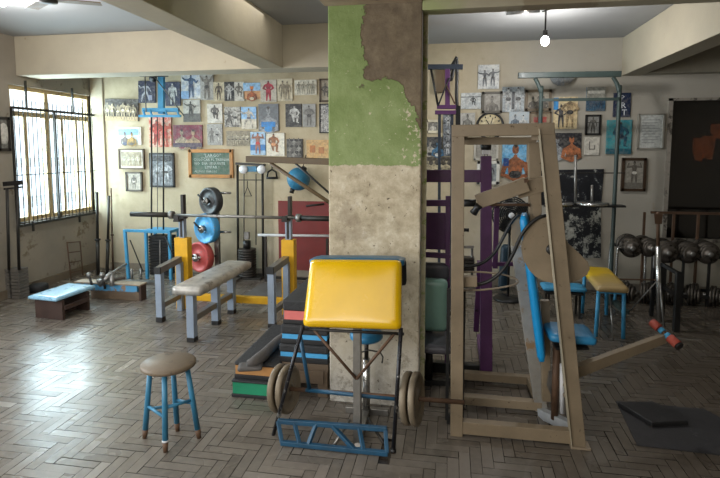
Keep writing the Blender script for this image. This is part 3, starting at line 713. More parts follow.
# red board, peeling black board
x0, x1_ = at(279, 235, YB).x, at(345, 235, YB).x
rb = thing('red_board', 'dull red board fixed to the wall behind the bench press', 'board', ((x0+x1_)/2, YB-.001, 0))
rb.location.z = at(300, 270, YB).z; ROOT[rb.name].z = rb.location.z
MB().span((x0, YB-.02, rb.location.z), (x1_, YB-.001, at(300, 201, YB).z)).build('panel', mat('dull red paint', '#7c2f2c', .6, var=.12), rb)
MB().tube(at(306, 206, YB-.03), at(324, 204, YB-.03), .012, 8).build('hook_rail', M['dsteel'], rb)
bk, nt, b, oc = newmat('peeling black poster')
n = noise(nt, oc, 5, 9, .75, .3); n2 = noise(nt, oc, 12, 9, .75); g2 = nt.nodes.new('ShaderNodeSeparateXYZ'); nt.links.new(oc, g2.inputs[0])
thr = mathn(nt, 'ADD', mathn(nt, 'MULTIPLY', mathn(nt, 'ADD', n, n2), .5), mathn(nt, 'MULTIPLY', g2.outputs[2], -.05))
nt.links.new(ramp(nt, thr, [(.44, lin('#12141a')), (.5, lin('#1d2026')), (.515, lin('#8f9088')), (.62, lin('#b9b7ac'))]), b.inputs['Base Color']); b.inputs['Roughness'].default_value = .5
bk2, nt, b, oc = newmat('black poster'); n = noise(nt, oc, 6, 9, .75, .3)
nt.links.new(ramp(nt, n, [(.5, lin('#101218')), (.57, lin('#23262e')), (.6, lin('#9a9a92')), (.75, lin('#c4c1b6'))]), b.inputs['Base Color']); b.inputs['Roughness'].default_value = .5
pb = thing('peeling_poster', 'large black poster with paper flaking away behind the green rack', 'poster', at(580, 258, YB-.001))
def wq(n_, m_, pts): MB().prism([at(a, b, YB-.02) for a, b in pts], (0, .018, 0)).build(n_, m_, pb)
wq('lower_sheet', bk, ((556,258),(601,258),(601,206),(556,206)))
wq('upper_sheet', bk2, ((556,205),(601,205),(604,169),(553,170)))
wq('side_sheet', bk2, ((540,205),(555,205),(555,171),(540,171)))
# ================================================================ left side
# ---- round stool
seatc = fl(168, 446); sx = 0
st = thing('stool', 'round wooden stool with worn seat and four blue legs on the parquet', 'stool', (sx, seatc.y+.08, 0))
sc = fl(170, 440); sc.x = at(168.5, 363, sc.y).x; zs = at(168.5, 361, sc.y).z; r = .153; st.location = (sc.x, sc.y, 0); ROOT[st.name] = V((sc.x, sc.y, 0))
MB().lathe((sc.x, sc.y, zs-.032), (0, 0, 1), [(.0, 0), (r-.012, 0), (r, .008), (r, .024), (r-.01, .032), (0, .033)], 36).build('seat', M['seatw'], st)
feet = [fl(144.7, 438), fl(165.5, 452), fl(177.5, 431), fl(199, 438)]
fc = sum(feet, V())/4
tops = [V((sc.x + (f.x-fc.x)*.66, sc.y + (f.y-fc.y)*.66, zs-.03)) for f in feet]

for t, f in zip(tops, feet):
    a = f.lerp(t, .13)
    lg = MB().tube(f.lerp(t, .12), t, .0165, 12, .0145).build('leg', M['blue'], st)
    MB().tube(f, f.lerp(t, .125), .0125, 12, .017).build('foot_tip', mat('brown leg tip', '#5b4330', .6), lg)
    if t is tops[1]: MB().tube(f.lerp(t, .13), f.lerp(t, .15), .0185, 12).build('ring', M['white'], lg)
for i, j, h in ((0, 1, .45), (3, 2, .48), (1, 3, .55), (0, 2, .4)):
    MB().tube(feet[i].lerp(tops[i], h), feet[j].lerp(tops[j], h-.02), .009, 8).build('stretcher', M['blue'], st)

# ---- low step bench
A, B, C_ = fl(37, 317), fl(64, 320), fl(89, 310)
D_ = A + (C_ - B)
lb = thing('low_bench', 'low dark wooden bench with a pale blue padded top near the window', 'bench', (A+C_)/2)
h = .2; up = V((0, 0, h)); mb = MB()
def wallp(mb, p, q, z0, z1, t=.03): mb.bar((p.x, p.y, (z0+z1)/2), (q.x, q.y, (z0+z1)/2), t, z1-z0)
for p, q, n_ in ((A, B, 'front_board'), (D_, C_, 'rear_board')): mb = MB(); wallp(mb, p, q, 0, h); mb.build(n_, M['dwood'], lb)
for p_, q_ in ((B, C_), (A, D_)): mb = MB(); wallp(mb, p_.lerp(q_, .02), p_.lerp(q_, .98), .1, .14); mb.build('rail', M['dwood'], lb)
MB().span((min(A.x, D_.x)+.1, A.y+.03, .015), (B.x-.1, C_.y-.03, .04)).build('floor_board', M['dwood'], lb)
c = (A+C_)/2 + V((-.02, .03, h+.02)); ux = (B-A).normalized(); uy = (C_-B).normalized()
MB().slab(c, ux, uy, (B-A).length+.02, (C_-B).length+.2, .045, .003, .015).build('pad', mat('pale blue vinyl', '#8fbdd6', .3, var=.12, coat=.3, wear='#4f88a6', wthr=.62), lb)

# ---- long narrow box, blue and wood
A = fl(77, 297.5); B = fl(149, 297.5); zt = at(110, 283, A.y).z
bx = thing('long_box', 'long low box painted with a blue stripe over bare wood by the back wall', 'box', ((A.x+B.x)/2, A.y+.1, 0))
MB().span((A.x+.18, A.y, 0), (B.x-.03, A.y+.1, zt*.5)).build('lower_plank', M['wood'], bx, .004)
MB().span((A.x, A.y-.006, zt*.5+.002), (B.x-.05, A.y+.1, zt-.02)).build('upper_plank', mat('scuffed blue wood', '#4c93bf', .6, var=.1, wear='#8a6f55', wthr=.53, wscale=9), bx, .004)
MB().span((A.x-.02, A.y-.015, zt-.018), (B.x, A.y+.12, zt)).build('top_plank', M['lwood'], bx, .004)
MB().span((B.x-.028, A.y-.004, 0), (B.x, A.y+.1, zt-.02)).build('end_plank', M['dwood'], bx, .003)

# ---- rowing machine arms
rw = thing('rowing_machine', 'worn steel rowing arms with upright grips lying behind the long box', 'rowing machine', fl(100, 283))
yr = A.y-.06
mb = MB(); pts = [fl(88, 290, .1), fl(107, 275, .1), fl(127, 262, .1)]
q0 = at(99, 285, yr); q1 = at(112, 273, yr+.05); q2 = at(126, 264, yr+.5)
mb.tube(q0, q1, .03); mb.tube(q1, q2, .014); mb.tube(at(112, 286, yr), q1, .026); mb.build('oar_arm', M['steel'], rw)
MB().tube(at(97, 281, yr+.0), at(125, 278, yr+.26), .02).build('base_tube', M['steel'], rw)
for a, b_ in (((89, 275), (93, 289)), ((102, 275), (105, 289))):
    gbar = MB().tube(at(*a, yr), at(*b_, yr), .014).build('grip', M['dsteel'], rw)
    MB().ball(at(*a, yr), .03, 12).build('knob', M['steel'], gbar)
for px in (132, 141): 
    q = fl(px, 281); MB().tube(q, q+V((0,0,.16)), .02, 10, .012).build('peg', M['steel'], rw)
q = fl(126, 284); MB().span((q.x-.05, q.y, .0), (q.x+.4, q.y+.12, .035)).build('foot_plate', M['steel'], rw)

# ---- wire shoe rack leaning by the left wall
def lw(px, py, off=.04): return atx(px, py, XL+off)
wr = thing('wire_rack', 'small rusty wire ladder rack leaning on the left wall under the window', 'rack', lw(75, 276))
mb = MB()
for a, b_ in (((67, 242), (71, 279)), ((80, 241), (83, 276))): mb.tube(lw(*a), lw(*b_, .09), .008, 6)
mb.build('upright', M['rust'], wr)
for k in range(4):
    t = .02 + .27*k; p = lw(67, 242).lerp(lw(71, 279, .09), t); q = lw(80, 241).lerp(lw(83, 276, .09), t)
    MB().tube(p, q, .007, 6).build('rung', M['rust'], wr)

# ---- barbells leaning in the corner
for (a, b_, r, lab) in (((97, 192), (98, 275), .024, 'dark barbell leaning upright against the left wall edge'), ((109, 196), (107, 274), .022, 'thick black bar leaning in the corner by the pilaster'), ((111, 188), (113, 270), .013, 'thin rusty bar leaning in the corner by the back wall')):
    p = fl(*b_); q = at(*a, min(YB-.38 if a[0] < 106 else YB-.05, p.y+.18)); p.z = .0
    mb = MB(); d = (q-p); mb.tube(p, p+d*.42, r); mb.tube(p+d*.42, p+d*.44, r*1.6); mb.tube(p+d*.44, q, r*.75)
    o = mb.build('barbell', M['dsteel'] if r > .015 else M['rust'], label=lab, cat='barbell', group='bars leaning in the left corner')

# ---- cable machine at the far left wall edge
lm = thing('cable_machine', 'tall black cable machine with twin stacks of plates at the left edge', 'gym machine', fl(14, 300))
Yc = fl(14, 299).y
MB().bar(V((XL+.06, Yc, at(0, 184, Yc).z)), at(22, 182.5, Yc), .035, .05).build('arm', M['black'], lm)
MB().bar(V((XL+.06, Yc, at(0, 189, Yc).z)), at(22, 187, Yc), .02, .02).build('arm', M['black'], lm)
for px, py in ((7, 188), (17, 182)):
    MB().tube(at(px, py, Yc), at(px+2, 270, Yc), .016).build('guide_rod', M['dsteel'], lm)
for xa, xb, z0 in ((2, 10, 300), (12, 20, 299)):
    p, q = at(xa, z0, Yc), at(xb, z0, Yc); n = 9; H_ = at(xa, 269, Yc).z
    for k in range(n):
        MB().span((p.x, Yc, H_*k/n+.003), (q.x, Yc+.14, H_*(k+1)/n-.003)).build('stack_plate', mat('grey stack', '#66625c', .55, .2), lm, .003)
# dark sack at the foot of left wall
MB().slab(fl(36, 292)+V((.0,.02,.05)), (1, .3, 0), (0, 1, .1), .2, .16, .07, .02, .05).build('bag', M['rubber'], label='small dark bag slumped on the floor behind the low bench', cat='bag')

# ---- blue lat tower with boxed weight stack
Yt = fl(155, 279).y
lt = thing('lat_tower', 'light blue lat cable tower with caged black weight stack at the back wall', 'gym machine', (at(159, 279, Yt).x, Yt+.1, 0))
MB().bar(at(161.5, 50, Yt+.1), at(161.5, 114, Yt+.1), .075, .05).build('mast', M['lblue'], lt)
MB().bar(at(143, 110, Yt+.06), at(179, 110, Yt+.06), .05, .05).build('cross_arm', M['lblue'], lt, .004)
MB().bar(at(139, 116, Yt), at(181, 116, Yt), .03, .03).build('cross_arm', M['lblue'], lt, .004)
for px in (143, 150, 165, 177): MB().bar(at(px, 110, Yt+.03), at(px+2, 116, Yt+.03), .02).build('bracket', M['lblue'], lt)
for px in (151.5, 163.5): MB().tube(at(px, 116, Yt+.05), at(px, 235, Yt+.05), .011, 8).build('guide_rod', M['dsteel'], lt)
mb = MB(); mb.tube(at(154, 76, Yt+.02), at(184, 116, Yt-.03), .007, 6); mb.tube(at(157.5, 117, Yt+.03), at(157.5, 232, Yt+.05), .005, 6); mb.tube(at(145, 75, Yt), at(146, 112, Yt), .008, 6); mb.build('cable', M['cable'], lt)
MB().lathe(at(152.5, 78, Yt+.03), (0, 1, 0), [(0, 0), (.05, 0), (.04, .012), (.05, .024), (0, .024)], 20).build('pulley', M['black'], lt)
mb = MB(); mb.bar(at(158, 58, Yt+.04), at(158, 60, Yt+.04), .02); mb.bar(at(140, 76, Yt+.02), at(168, 76, Yt+.02), .02, .02); mb.build('pulley_bracket', M['dsteel'], lt)
# cage
p0, p1 = at(147.5, 278, Yt), at(171, 278, Yt); zc = at(158, 233, Yt).z
for x in (p0.x, p1.x):
    for y in (Yt, Yt+.22): MB().span((x-.018, y-.018, 0), (x+.018, y+.018, zc)).build('cage_post', M['lblue'], lt, .003)
MB().span((p0.x-.02, Yt-.02, zc), (p1.x+.02, Yt+.24, zc+.04)).build('cage_top', M['lblue'], lt, .004)
for k in range(14):
    z = .05 + (zc-.09)*k/14; MB().span((p0.x+.024, Yt+.01, z), (p1.x-.024, Yt+.2, z+(zc-.09)/14-.007)).build('stack_plate', M['black'], lt, .003)
MB().bar(at(160, 240, Yt-.005), at(160, 274, Yt-.005), .018, .006, V((0,1,0))).build('pin_strip', M['steel'], lt)
x = at(125, 235, Yt).x
MB().bar((x, Yt, zc+.02), (p0.x-.02, Yt, zc+.02), .035).build('front_bar', M['lblue'], lt, .003)
MB().bar((x, Yt, zc+.035), (x+.06, Yt-.05, 0), .035).build('front_leg', M['lblue'], lt, .003)
MB().tube(at(130, 240, Yt), at(143, 272, Yt+.02), .008, 6).build('brace', M['dsteel'], lt)
MB().tube(at(165, 236, Yt), at(176, 262, Yt-.1), .008, 6).build('brace', M['dsteel'], lt)

# ---- plate tree with three plates
Yq = 6.15
pt_ = thing('plate_rack', 'grey upright plate rack with pegs behind the bench press', 'rack', (at(217, 270, Yq).x, Yq, 0))
x = pt_.location.x
MB().span((x-.03, Yq, 0), (x+.03, Yq+.06, at(214, 190, Yq).z)).build('post', M['steel'], pt_, .003)
MB().span((x-.25, Yq-.15, 0), (x+.25, Yq+.2, .03)).build('base', M['steel'], pt_, .003)
for i, (px, py, r, c_, wd, lab) in enumerate(((209.5, 201, .17, '#3a3b3c', '#23241f', 'dark grey weight plate hanging highest on the rack'), (205.5, 228.5, .19, '#4a98c8', '#8a8d8a', 'light blue weight plate hanging in the middle of the rack'), (199.5, 257, .192, '#b04a46', '#7a5a50', 'faded red weight plate hanging lowest on the rack'))):
    c = at(px, py, Yq-.12); ax = V((-.42, -1, .0)).normalized()
    MB().tube(V((x, Yq, c.z)) , c - ax*-.11, .016).build('peg', M['chrome'], pt_)
    wp = thing('weight_plate', lab, 'weight plate', c - V((0, 0, r)), 'weight plates on the rack behind the bench')
    m_ = mat('plate '+c_, c_, .5, .1, var=.12, wear=wd, wthr=.6, wscale=22)
    MB().lathe(c, ax, [(.03, -.075), (r-.006, -.075), (r, -.065), (r, .02), (r-.006, .027), (r-.028, .027), (r-.034, .012), (.07, .012), (.06, .024), (.028, .024), (.028, -.075)], 40).build('disc', m_, wp)
    MB().lathe(c, ax, [(.0, .0), (.022, .0), (.022, .06), (.05, .062), (.05, .075), (0, .075)], 20).build('collar', M['steel'], wp)
    MB().tube(c+ax*.075, c+ax*.1+V((-.07, 0, .09)), .012, 8).build('lever', M['black'], wp)
for py in (193, 232): MB().tube(V((x, Yq, at(220, py, Yq).z)), at(231, py, Yq), .016).build('peg', M['chrome'], pt_)

# ---- tall pulley machine in the middle
Yp2 = fl(250, 277).y
pm2 = thing('pulley_machine', 'tall grey pulley machine with round weight stack between two poles', 'gym machine', (at(249, 277, Yp2).x, Yp2, 0))
for px in (237.5, 262.5): MB().tube(V((at(px, 240, Yp2).x, Yp2, 0)), at(px, 165, Yp2), .016).build('pole', M['dsteel'], pm2)
MB().bar(at(236, 163.5, Yp2), at(265, 165, Yp2), .05, .03).build('top_plate', M['dsteel'], pm2)
for px in (243, 261): MB().lathe(at(px, 169.5, Yp2-.07), (0, 1, 0), [(0, 0), (.055, 0), (.055, .03), (0, .03)], 24).build('pulley', M['white'], pm2)
MB().bar(at(246, 169, Yp2-.02), at(257, 169, Yp2-.02), .05, .07).build('motor_block', M['blue'], pm2)
MB().bar(at(237, 180, Yp2), at(263, 180, Yp2), .012).build('cross_rod', M['dsteel'], pm2)
for px in (244, 256): MB().tube(at(px, 174, Yp2-.05), at(px, 245, Yp2-.05), .008, 6).build('cable', M['cable'], pm2)
hb = MB(); a, b_, c = at(247.5, 187, Yp2-.09), at(244, 196, Yp2-.09), at(251.5, 196, Yp2-.09)
hb.path([a, b_, c], .008, 6, True); hb.tube(a, at(247.5, 181, Yp2-.08), .005, 6); hb.build('pull_handle', M['black'], pm2)
cz = at(249, 274, Yp2); rr = .115; mb0 = at(249, 246, Yp2).z
for k in range(11):
    z = .03 + (mb0-.05)*k/11; MB().lathe((cz.x, Yp2-.05, z), (0, 0, 1), [(0, 0), (rr, 0), (rr+.004, .01), (rr, (mb0-.05)/11-.008), (0, (mb0-.05)/11-.008)], 28).build('stack_plate', M['iron'], pm2)
MB().lathe((cz.x, Yp2-.05, mb0-.02), (0, 0, 1), [(0, 0), (.05, 0), (.05, .1), (0, .1)], 20).build('selector', M['black'], pm2)
MB().bar(at(247, 239, Yp2-.13), at(247, 232, Yp2-.13), .06, .05).build('knob_plate', M['steel'], pm2)
MB().span((cz.x-.22, Yp2-.16, 0), (cz.x+.22, Yp2+.1, .03)).build('base', M['dsteel'], pm2)

# small things around
hc = at(272, 178, YB-.04)
hd = thing('stirrup_handle', 'black stirrup handle hanging on the wall right of the pulley machine', 'handle', at(272, 178, YB-.04))
mb = MB(); mb.path([at(267, 178, YB-.04), at(268, 172, YB-.04), at(272, 169.5, YB-.04), at(276, 172, YB-.04), at(277, 178, YB-.04)], .012, 8); mb.tube(at(272, 169.5, YB-.04), at(272, 166, YB-.01), .008, 6); mb.build('strap', M['dsteel'], hd)
MB().tube(at(266.5, 178, YB-.04), at(277.5, 178, YB-.04), .016, 10).build('grip', M['black'], hd)
bl = at(298.5, 179, 6.4)
ba = thing('punch_ball', 'blue hanging ball in front of the wall above the red board', 'ball', bl-V((0,0,.15)))
MB().ball(bl, .148, 28).build('ball', M['blue'], ba)
MB().lathe(bl+V((.06, 0, .11)), (.5, 0, .9), [(0, 0), (.05, 0), (.03, .05), (0, .05)], 16).build('cap', M['black'], ba)
MB().tube(bl+V((.04, .02, .1)), V((bl.x+.04, YB-.005, bl.z+.3)), .006, 6).build('cord', M['black'], ba)
MB().lathe(bl+V((-.08, -.02, -.15)), (-.3, 0, -1), [(0, -.03), (.03, -.03), (.03, .03), (.0, .03)], 12).build('valve', M['dsteel'], ba)
# dip arm fixed to the pillar
Yd = YP+.35
dp = thing('wooden_arm', 'brown bar bracket with two diagonal struts fixed to the pillar side', 'bracket', at(328, 161, Yd))
xe = PX0-.002
pA = at(247, 159, Yd); pB = at(327, 162, Yd); pB.x = xe
MB().bar(pA, pB, .06, .045).build('beam', mat('brown enamel', '#5a4a34', .55, var=.25), dp, .004)
MB().bar(V((xe-.03, Yd, pB.z-.03)), V((xe-.03, Yd, pB.z+.05)), .06, .12).build('wall_plate', M['dsteel'], dp)
q = at(328, 211, Yd+.1); q.x = xe
MB().tube(at(270, 163, Yd), q, .014, 8).build('strut', mat('brown enamel', '#5a4a34'), dp)
q = at(328, 205, Yd+.12); q.x = xe
MB().tube(at(295, 163, Yd), q, .008, 8).build('strut', M['black'], dp)

# ---- bench press
Yb = fl(181, 309).y; Yr = Yb
bp = thing('bench_press', 'grey blue bench press with yellow uprights and taped silver pad', 'bench press', (at(235, 300, Yb).x, Yb-.3, 0))
for xa, xb, top in ((175, 188, 238), (281.5, 294, 240)):
    p, q = at(xa, 270, Yb), at(xb, 270, Yb); zt = at(xa, top, Yb).z; cxx = (p.x+q.x)/2
    u = MB().span((p.x, Yb, 0), (q.x, Yb+.1, zt)).build('upright', M['yellow'], bp, .004)
    MB().span((cxx-.03, Yb+.02, zt), (cxx+.03, Yb+.08, at(xa, 218, Yb).z)).build('inner_post', M['grey'], u, .003)
    mb = MB(); zb = at(xa, 219, Yb).z
    mb.span((cxx-.032, Yb+.012, zb), (cxx+.045, Yb+.088, zb+.03)); mb.span((cxx+.0, Yb+.02, zb), (cxx+.032, Yb+.08, at(181, 195, Yb).z)); mb.span((cxx-.035, Yb-.08, zb-.02), (cxx+.03, Yb+.03, zb+.0)); mb.span((cxx-.03, Yb-.08, zb), (cxx+.025, Yb-.065, zb+.04))
    mb.build('bar_hook', M['dsteel'], u, .003)
    MB().span((cxx-.012, Yb+.016, zt+.01), (cxx+.012, Yb+.02, zb-.01)).build('hole_strip', M['dsteel'], u)
zy = at(230, 300, Yb).z
MB().bar((at(188, 300, Yb).x, Yb+.05, zy), (at(281, 300, Yb).x, Yb+.05, zy), .06, .07).build('cross_bar', M['yellow'], bp, .004)
# side frames
for xf, yf, xk, ytop, s in ((161, 321.5, 181, 271, 0), (272.5, 328, 287, 272, 1)):
    ft = fl(xf, yf); kx = at(xk, 300, Yb-.03).x; k = V((kx, Yb-.04, 0)); zt = at(xf, 270, ft.y).z
    e = (k-ft); w = .065
    def up_(v, z): return V((v.x, v.y, z))
    f1 = MB().bar(up_(ft, .05), up_(ft, zt-.03), w, w, V((0,1,0))).build('post', M['grey'], bp, .004)
    MB().bar(up_(ft, 0), up_(ft, .05), w+.004, w+.004, V((0,1,0))).build('rubber_foot', M['black'], f1, .003)
    MB().bar(up_(ft-e*.06, zt), up_(k, zt+.03), w, w).build('arm_rest', M['steel'], bp, .004)
    MB().bar(up_(ft-e*.11, zt), up_(ft-e*.065, zt), w+.004, w+.004).build('end_cap', M['black'], bp, .002)
    MB().bar(up_(k, 0), up_(k, zt), w*.9, w*.9, V((0,1,0))).build('post', M['grey'], bp, .004)
    MB().bar(up_(ft+e*.1, .16), up_(k, .16), w*.8, w*.8).build('stretcher', M['steel'], bp, .004)
    if s: MB().span((ft.x-.1, ft.y-.06, 0), (ft.x+.06, ft.y+.05, .012)).build('floor_plate', M['steel'], bp)
# bench
f0, f1, f2 = fl(192.5, 341), fl(216, 324), fl(232, 313)
dr = (f2-f0); dr.z = 0; dn = dr.normalized(); zf = at(190, 294, f0.y).z
L0 = fl(190, 291, zf+.03); L1 = f0 + dr*1.18
for i, f in enumerate((f0, f1, f2)):
    g_ = f0 + dn*((f-f0).dot(dn)); g_.z = 0
    o = MB().bar(up_(g_, .04), up_(g_, zf), .07, .07, V((0,1,0))).build('bench_leg', M['grey'], bp, .004)
    MB().bar(up_(g_, 0), up_(g_, .04), .074, .074, V((0,1,0))).build('rubber_foot', M['black'], o, .003)
MB().bar(up_(f0+dn*.04, .2), up_(f2, .2), .055, .055).build('bench_stretcher', M['steel'], bp, .004)
pc = (f0 - dn*.09 + f2 + dn*.22)/2; pc.z = zf+.045; Lp = (f2-f0).length + .31
ux = V((dn.y, -dn.x, 0)); MB().slab(pc, ux, dn, .285, Lp, .085, .01, .03, 10, 24).build('pad', M['silver'], bp)
# barbell
zbar = at(171, 215, Yb-.02).z
bb = thing('barbell', 'long dark barbell resting across the bench press hooks', 'barbell', (at(235, 215, Yb-.02).x, Yb-.02, zbar-.03))
xc1, xc2 = at(171, 215, Yb-.02).x, at(298, 219, Yb-.02).x; Lw = at(131, 214, Yb-.02).x; zl = zbar
MB().tube((xc1, Yb-.02, zl), (xc2, Yb-.02, zl), .0155, 14).build('bar', M['steel'], bb)
for x0, x1_ in ((xc1, Lw), (xc2, xc2 + (xc1-Lw))):
    s_ = MB().tube((x0, Yb-.02, zl), (x1_, Yb-.02, zl), .027, 16).build('sleeve', M['dsteel'], bb)
    MB().tube((x0-.015, Yb-.02, zl), (x0+.03, Yb-.02, zl), .042, 20).build('collar', M['steel'], s_)
# second pale bar behind
Yw = 6.3; a, b_ = at(258, 235, Yw), at(335, 236, Yw)
mb = MB().tube(a, b_, .017); mb.build('pole', M['white'], label='thin white pole held level in front of the red board', cat='pole')
ps = thing('pole_stand', 'slim dark stand carrying the thin white pole', 'stand', (a.x+.1, Yw, 0))
for x in (a.x+.1, b_.x-.1): MB().span((x-.015, Yw-.015, 0), (x+.015, Yw+.015, a.z-.018)).build('post', M['dsteel'], ps)
MB().span((a.x+.1, Yw-.01, .04), (b_.x-.1, Yw+.01, .07)).build('rail', M['dsteel'], ps)
# mats under bench
for (pts, z, lab, c_) in ((((238, 300), (262, 284), (300, 284), (300, 300)), .014, 'grey rubber mat on the floor behind the bench press', '#5c5a58'),):
    MB().prism([fl(*p) + V((0, 0, .002)) for p in pts], (0, 0, z)).build('floor_mat', mat('mat '+c_, c_, .8), label=lab, cat='mat')
q = fl(267, 273); wb = thing('water_bottle', 'small dark bottle with blue label on the floor by the pulley machine', 'bottle', q)
MB().lathe(q, (0, 0, 1), [(0, 0), (.04, 0), (.04, .13), (.018, .17), (.018, .2), (0, .2)], 16).build('body', M['black'], wb)
MB().lathe(q+V((0, 0, .05)), (0, 0, 1), [(.041, 0), (.041, .06)], 16).build('sleeve', M['lblue'], wb)
# ================================================================ step platforms
def step(lab, x0, x1, y0, y1, z0, h, band, f0=.17, f1=.54, lip=.008):
    t = thing('step_platform', lab, 'step platform', ((x0+x1)/2, (y0+y1)/2, z0), 'step platforms stacked by the pillar')
    MB().span((x0, y0, z0), (x1, y1, z0+h*f0)).build('base', M['rubber'], t, .006)
    MB().span((x0+lip, y0+lip, z0+h*f0), (x1-lip, y1-lip, z0+h*f1)).build('band', mat('band '+band, band, .6, var=.12, wear='#4a453c', wthr=.72), t)
    MB().span((x0, y0, z0+h*f1), (x1, y1, z0+h)).build('top', mat('ribbed rubber', '#2c2d2f', .75, var=.3, scale=30, bump=.3, bscale=60), t, .012)
    return t
g0 = fl(232, 397); y0 = g0.y; x0 = g0.x; x1 = at(275, 390, y0).x
dz = lambda a, b, y: at(250, a, y).z - at(250, b, y).z
h1 = dz(380, 397, y0)
step('green banded step platform on the floor at the bottom of the low pile', x0-.005, x1+.0, y0, y0+.8, 0, h1, '#1e8a63', .2, .86)
h2 = at(250, 363, y0+.03).z - h1
step('orange banded step platform lying on the green one', x0+.005, x1+.02, y0+.03, y0+.83, h1, h2, '#bf8a52', .25, .78)
# right-hand pile
yr = y0+.1; xr0 = at(279, 350, yr).x; xr1 = at(328, 350, yr).x
zA = at(300, 363, yr).z
cr = thing('crate', 'rough wooden crate under the pile of blue banded platforms', 'crate', ((xr0+xr1)/2, yr+.2, 0))
for x in (xr0+.03, xr1-.04):
    for y in (yr+.03, yr+.6): MB().span((x-.035, y-.03, 0), (x+.035, y+.03, zA-.05)).build('leg', M['wood'], cr, .003)
MB().span((xr0-.0, yr, zA-.05), (xr1, yr+.63, zA-.001)).build('top_board', M['wood'], cr, .003)
MB().span((xr0+.03, yr-.012, zA*.42), (xr1-.03, yr-.001, zA*.8)).build('side_board', M['wood'], cr, .003)
zz = [zA, at(300, 345, yr).z, at(300, 326, yr).z, at(300, 302, yr).z]
step('lower blue banded step platform lying on the wooden crate', xr0, xr1, yr, yr+.63, zz[0], zz[1]-zz[0]-.002, '#4aa3d8', .3, .55)
step('upper blue banded step platform of the crate pile', xr0+.01, xr1-.005, yr+.01, yr+.65, zz[1], zz[2]-zz[1]-.002, '#4aa3d8', .25, .5)
step('pink banded step platform topmost beside the yellow pad', xr0+.02, xr1, yr+.03, yr+.75, zz[2], zz[3]-zz[2], '#d9736f')
# folded grey cloth on the orange step
zc = h1+h2; mb = MB()
a = fl(253, 362, zc+.045); b_ = fl(285, 331, zc+.08); b_.x = min(b_.x, xr0-.07); b_.y = min(b_.y, y0+.7)
mid = a.lerp(b_, .5); mid.z += .03
ps_ = [a+V((-.035,-.02,-.01)), a, a.lerp(mid, .5)+V((.01,0,.005)), mid, mid.lerp(b_, .5), b_, b_+V((.0,.05,-.02))]
for v_ in ps_: v_.z = zc+.04
mb.path(ps_, [.02, .036, .04, .036, .04, .036, .02], 14)
mb.build('rolled_cloth', mat('grey cloth', '#54504d', .9, var=.25, bump=.2), label='rolled grey cloth lying along the orange banded platform', cat='cloth')
MB().slab(V((a.x-.02, a.y-.0, zc+.012)), (1, .3, 0), (-.3, 1, 0), .16, .12, .02, .004, .02).build('cloth_rag', mat('grey cloth', '#54504d'), label='flat grey rag at the front of the orange platform', cat='cloth')

# ================================================================ preacher bench, yellow
Yq0 = fl(335, 451).y; PCX = at(358, 400, Yq0+.08).x
pb_ = thing('preacher_bench', 'preacher bench with shiny yellow pad and blue lattice foot before the pillar', 'gym bench', (PCX, Yq0+.1, 0))
# pad: bottom nearer than the top
yt, yb = Yq0+.2, Yq0+.02
tl, tr = at(309, 263, yt), at(402, 264, yt); bl_, br_ = at(303, 327, yb), at(400, 330, yb)
cc = (tl+tr+bl_+br_)/4; ux = ((tr-tl)+(br_-bl_)).normalized(); uy = ((tl-bl_)+(tr-br_)).normalized()
MB().slab(cc+V((0, .035, 0)), ux, uy, (br_-bl_).length+.01, ((tl-bl_).length+(tr-br_).length)/2+.02, .075, .012, .022, 16, 14, .97).build('arm_pad', M['yvinyl'], pb_)
# back pad (dark teal), steep on the other side
c2 = (at(308, 260, yt+.07)+at(404, 260, yt+.07))/2; w2 = (tr-tl).length*1.03
MB().slab(c2+V((0.01, .03, -.012)), ux, V((0, 1, -.05)), w2, .15, .05, .004, .025).build('chest_pad', M['teal'], pb_)
MB().slab(c2+V((0.015, .075, -.09)), ux, V((0, .25, -1)), w2, .17, .05, .004, .025).build('rear_pad', M['rubber'], pb_)
# central post
yp = Yq0+.1
p = at(357.5, 447, yp); MB().span((p.x-.022, yp-.022, 0), (p.x+.022, yp+.022, at(357, 322, yp).z)).build('post', M['steel'], pb_, .003)
# seat behind
ys = Yq0+.42; s0 = at(366.5, 334, ys)
MB().lathe((s0.x, ys, s0.z-.035), (0, 0, 1), [(0, 0), (.09, 0), (.105, .015), (.105, .04), (.09, .055), (0, .06)], 28).build('seat', M['bvinyl'], pb_)
MB().tube((s0.x, ys, .03), (s0.x, ys, s0.z-.16), .024, 16).build('seat_tube', M['chrome'], pb_)
MB().tube((s0.x, ys, s0.z-.16), (s0.x, ys, s0.z-.034), .014, 12).build('seat_stem', M['dsteel'], pb_)
MB().path([at(362, 352, ys-.03), at(368, 350, ys-.03), at(380, 352, ys-.03), at(383, 357, ys-.03), at(382, 363, ys-.03)], .005, 6).build('lock_pin', M['dsteel'], pb_)
MB().bar((s0.x, ys, .025), (PCX, yp+.02, .025), .04, .04).build('base_bar', M['steel'], pb_, .003)
MB().bar((s0.x-.14, ys+.03, .02), (s0.x+.14, ys+.03, .02), .04, .04).build('rear_foot', M['steel'], pb_, .003)
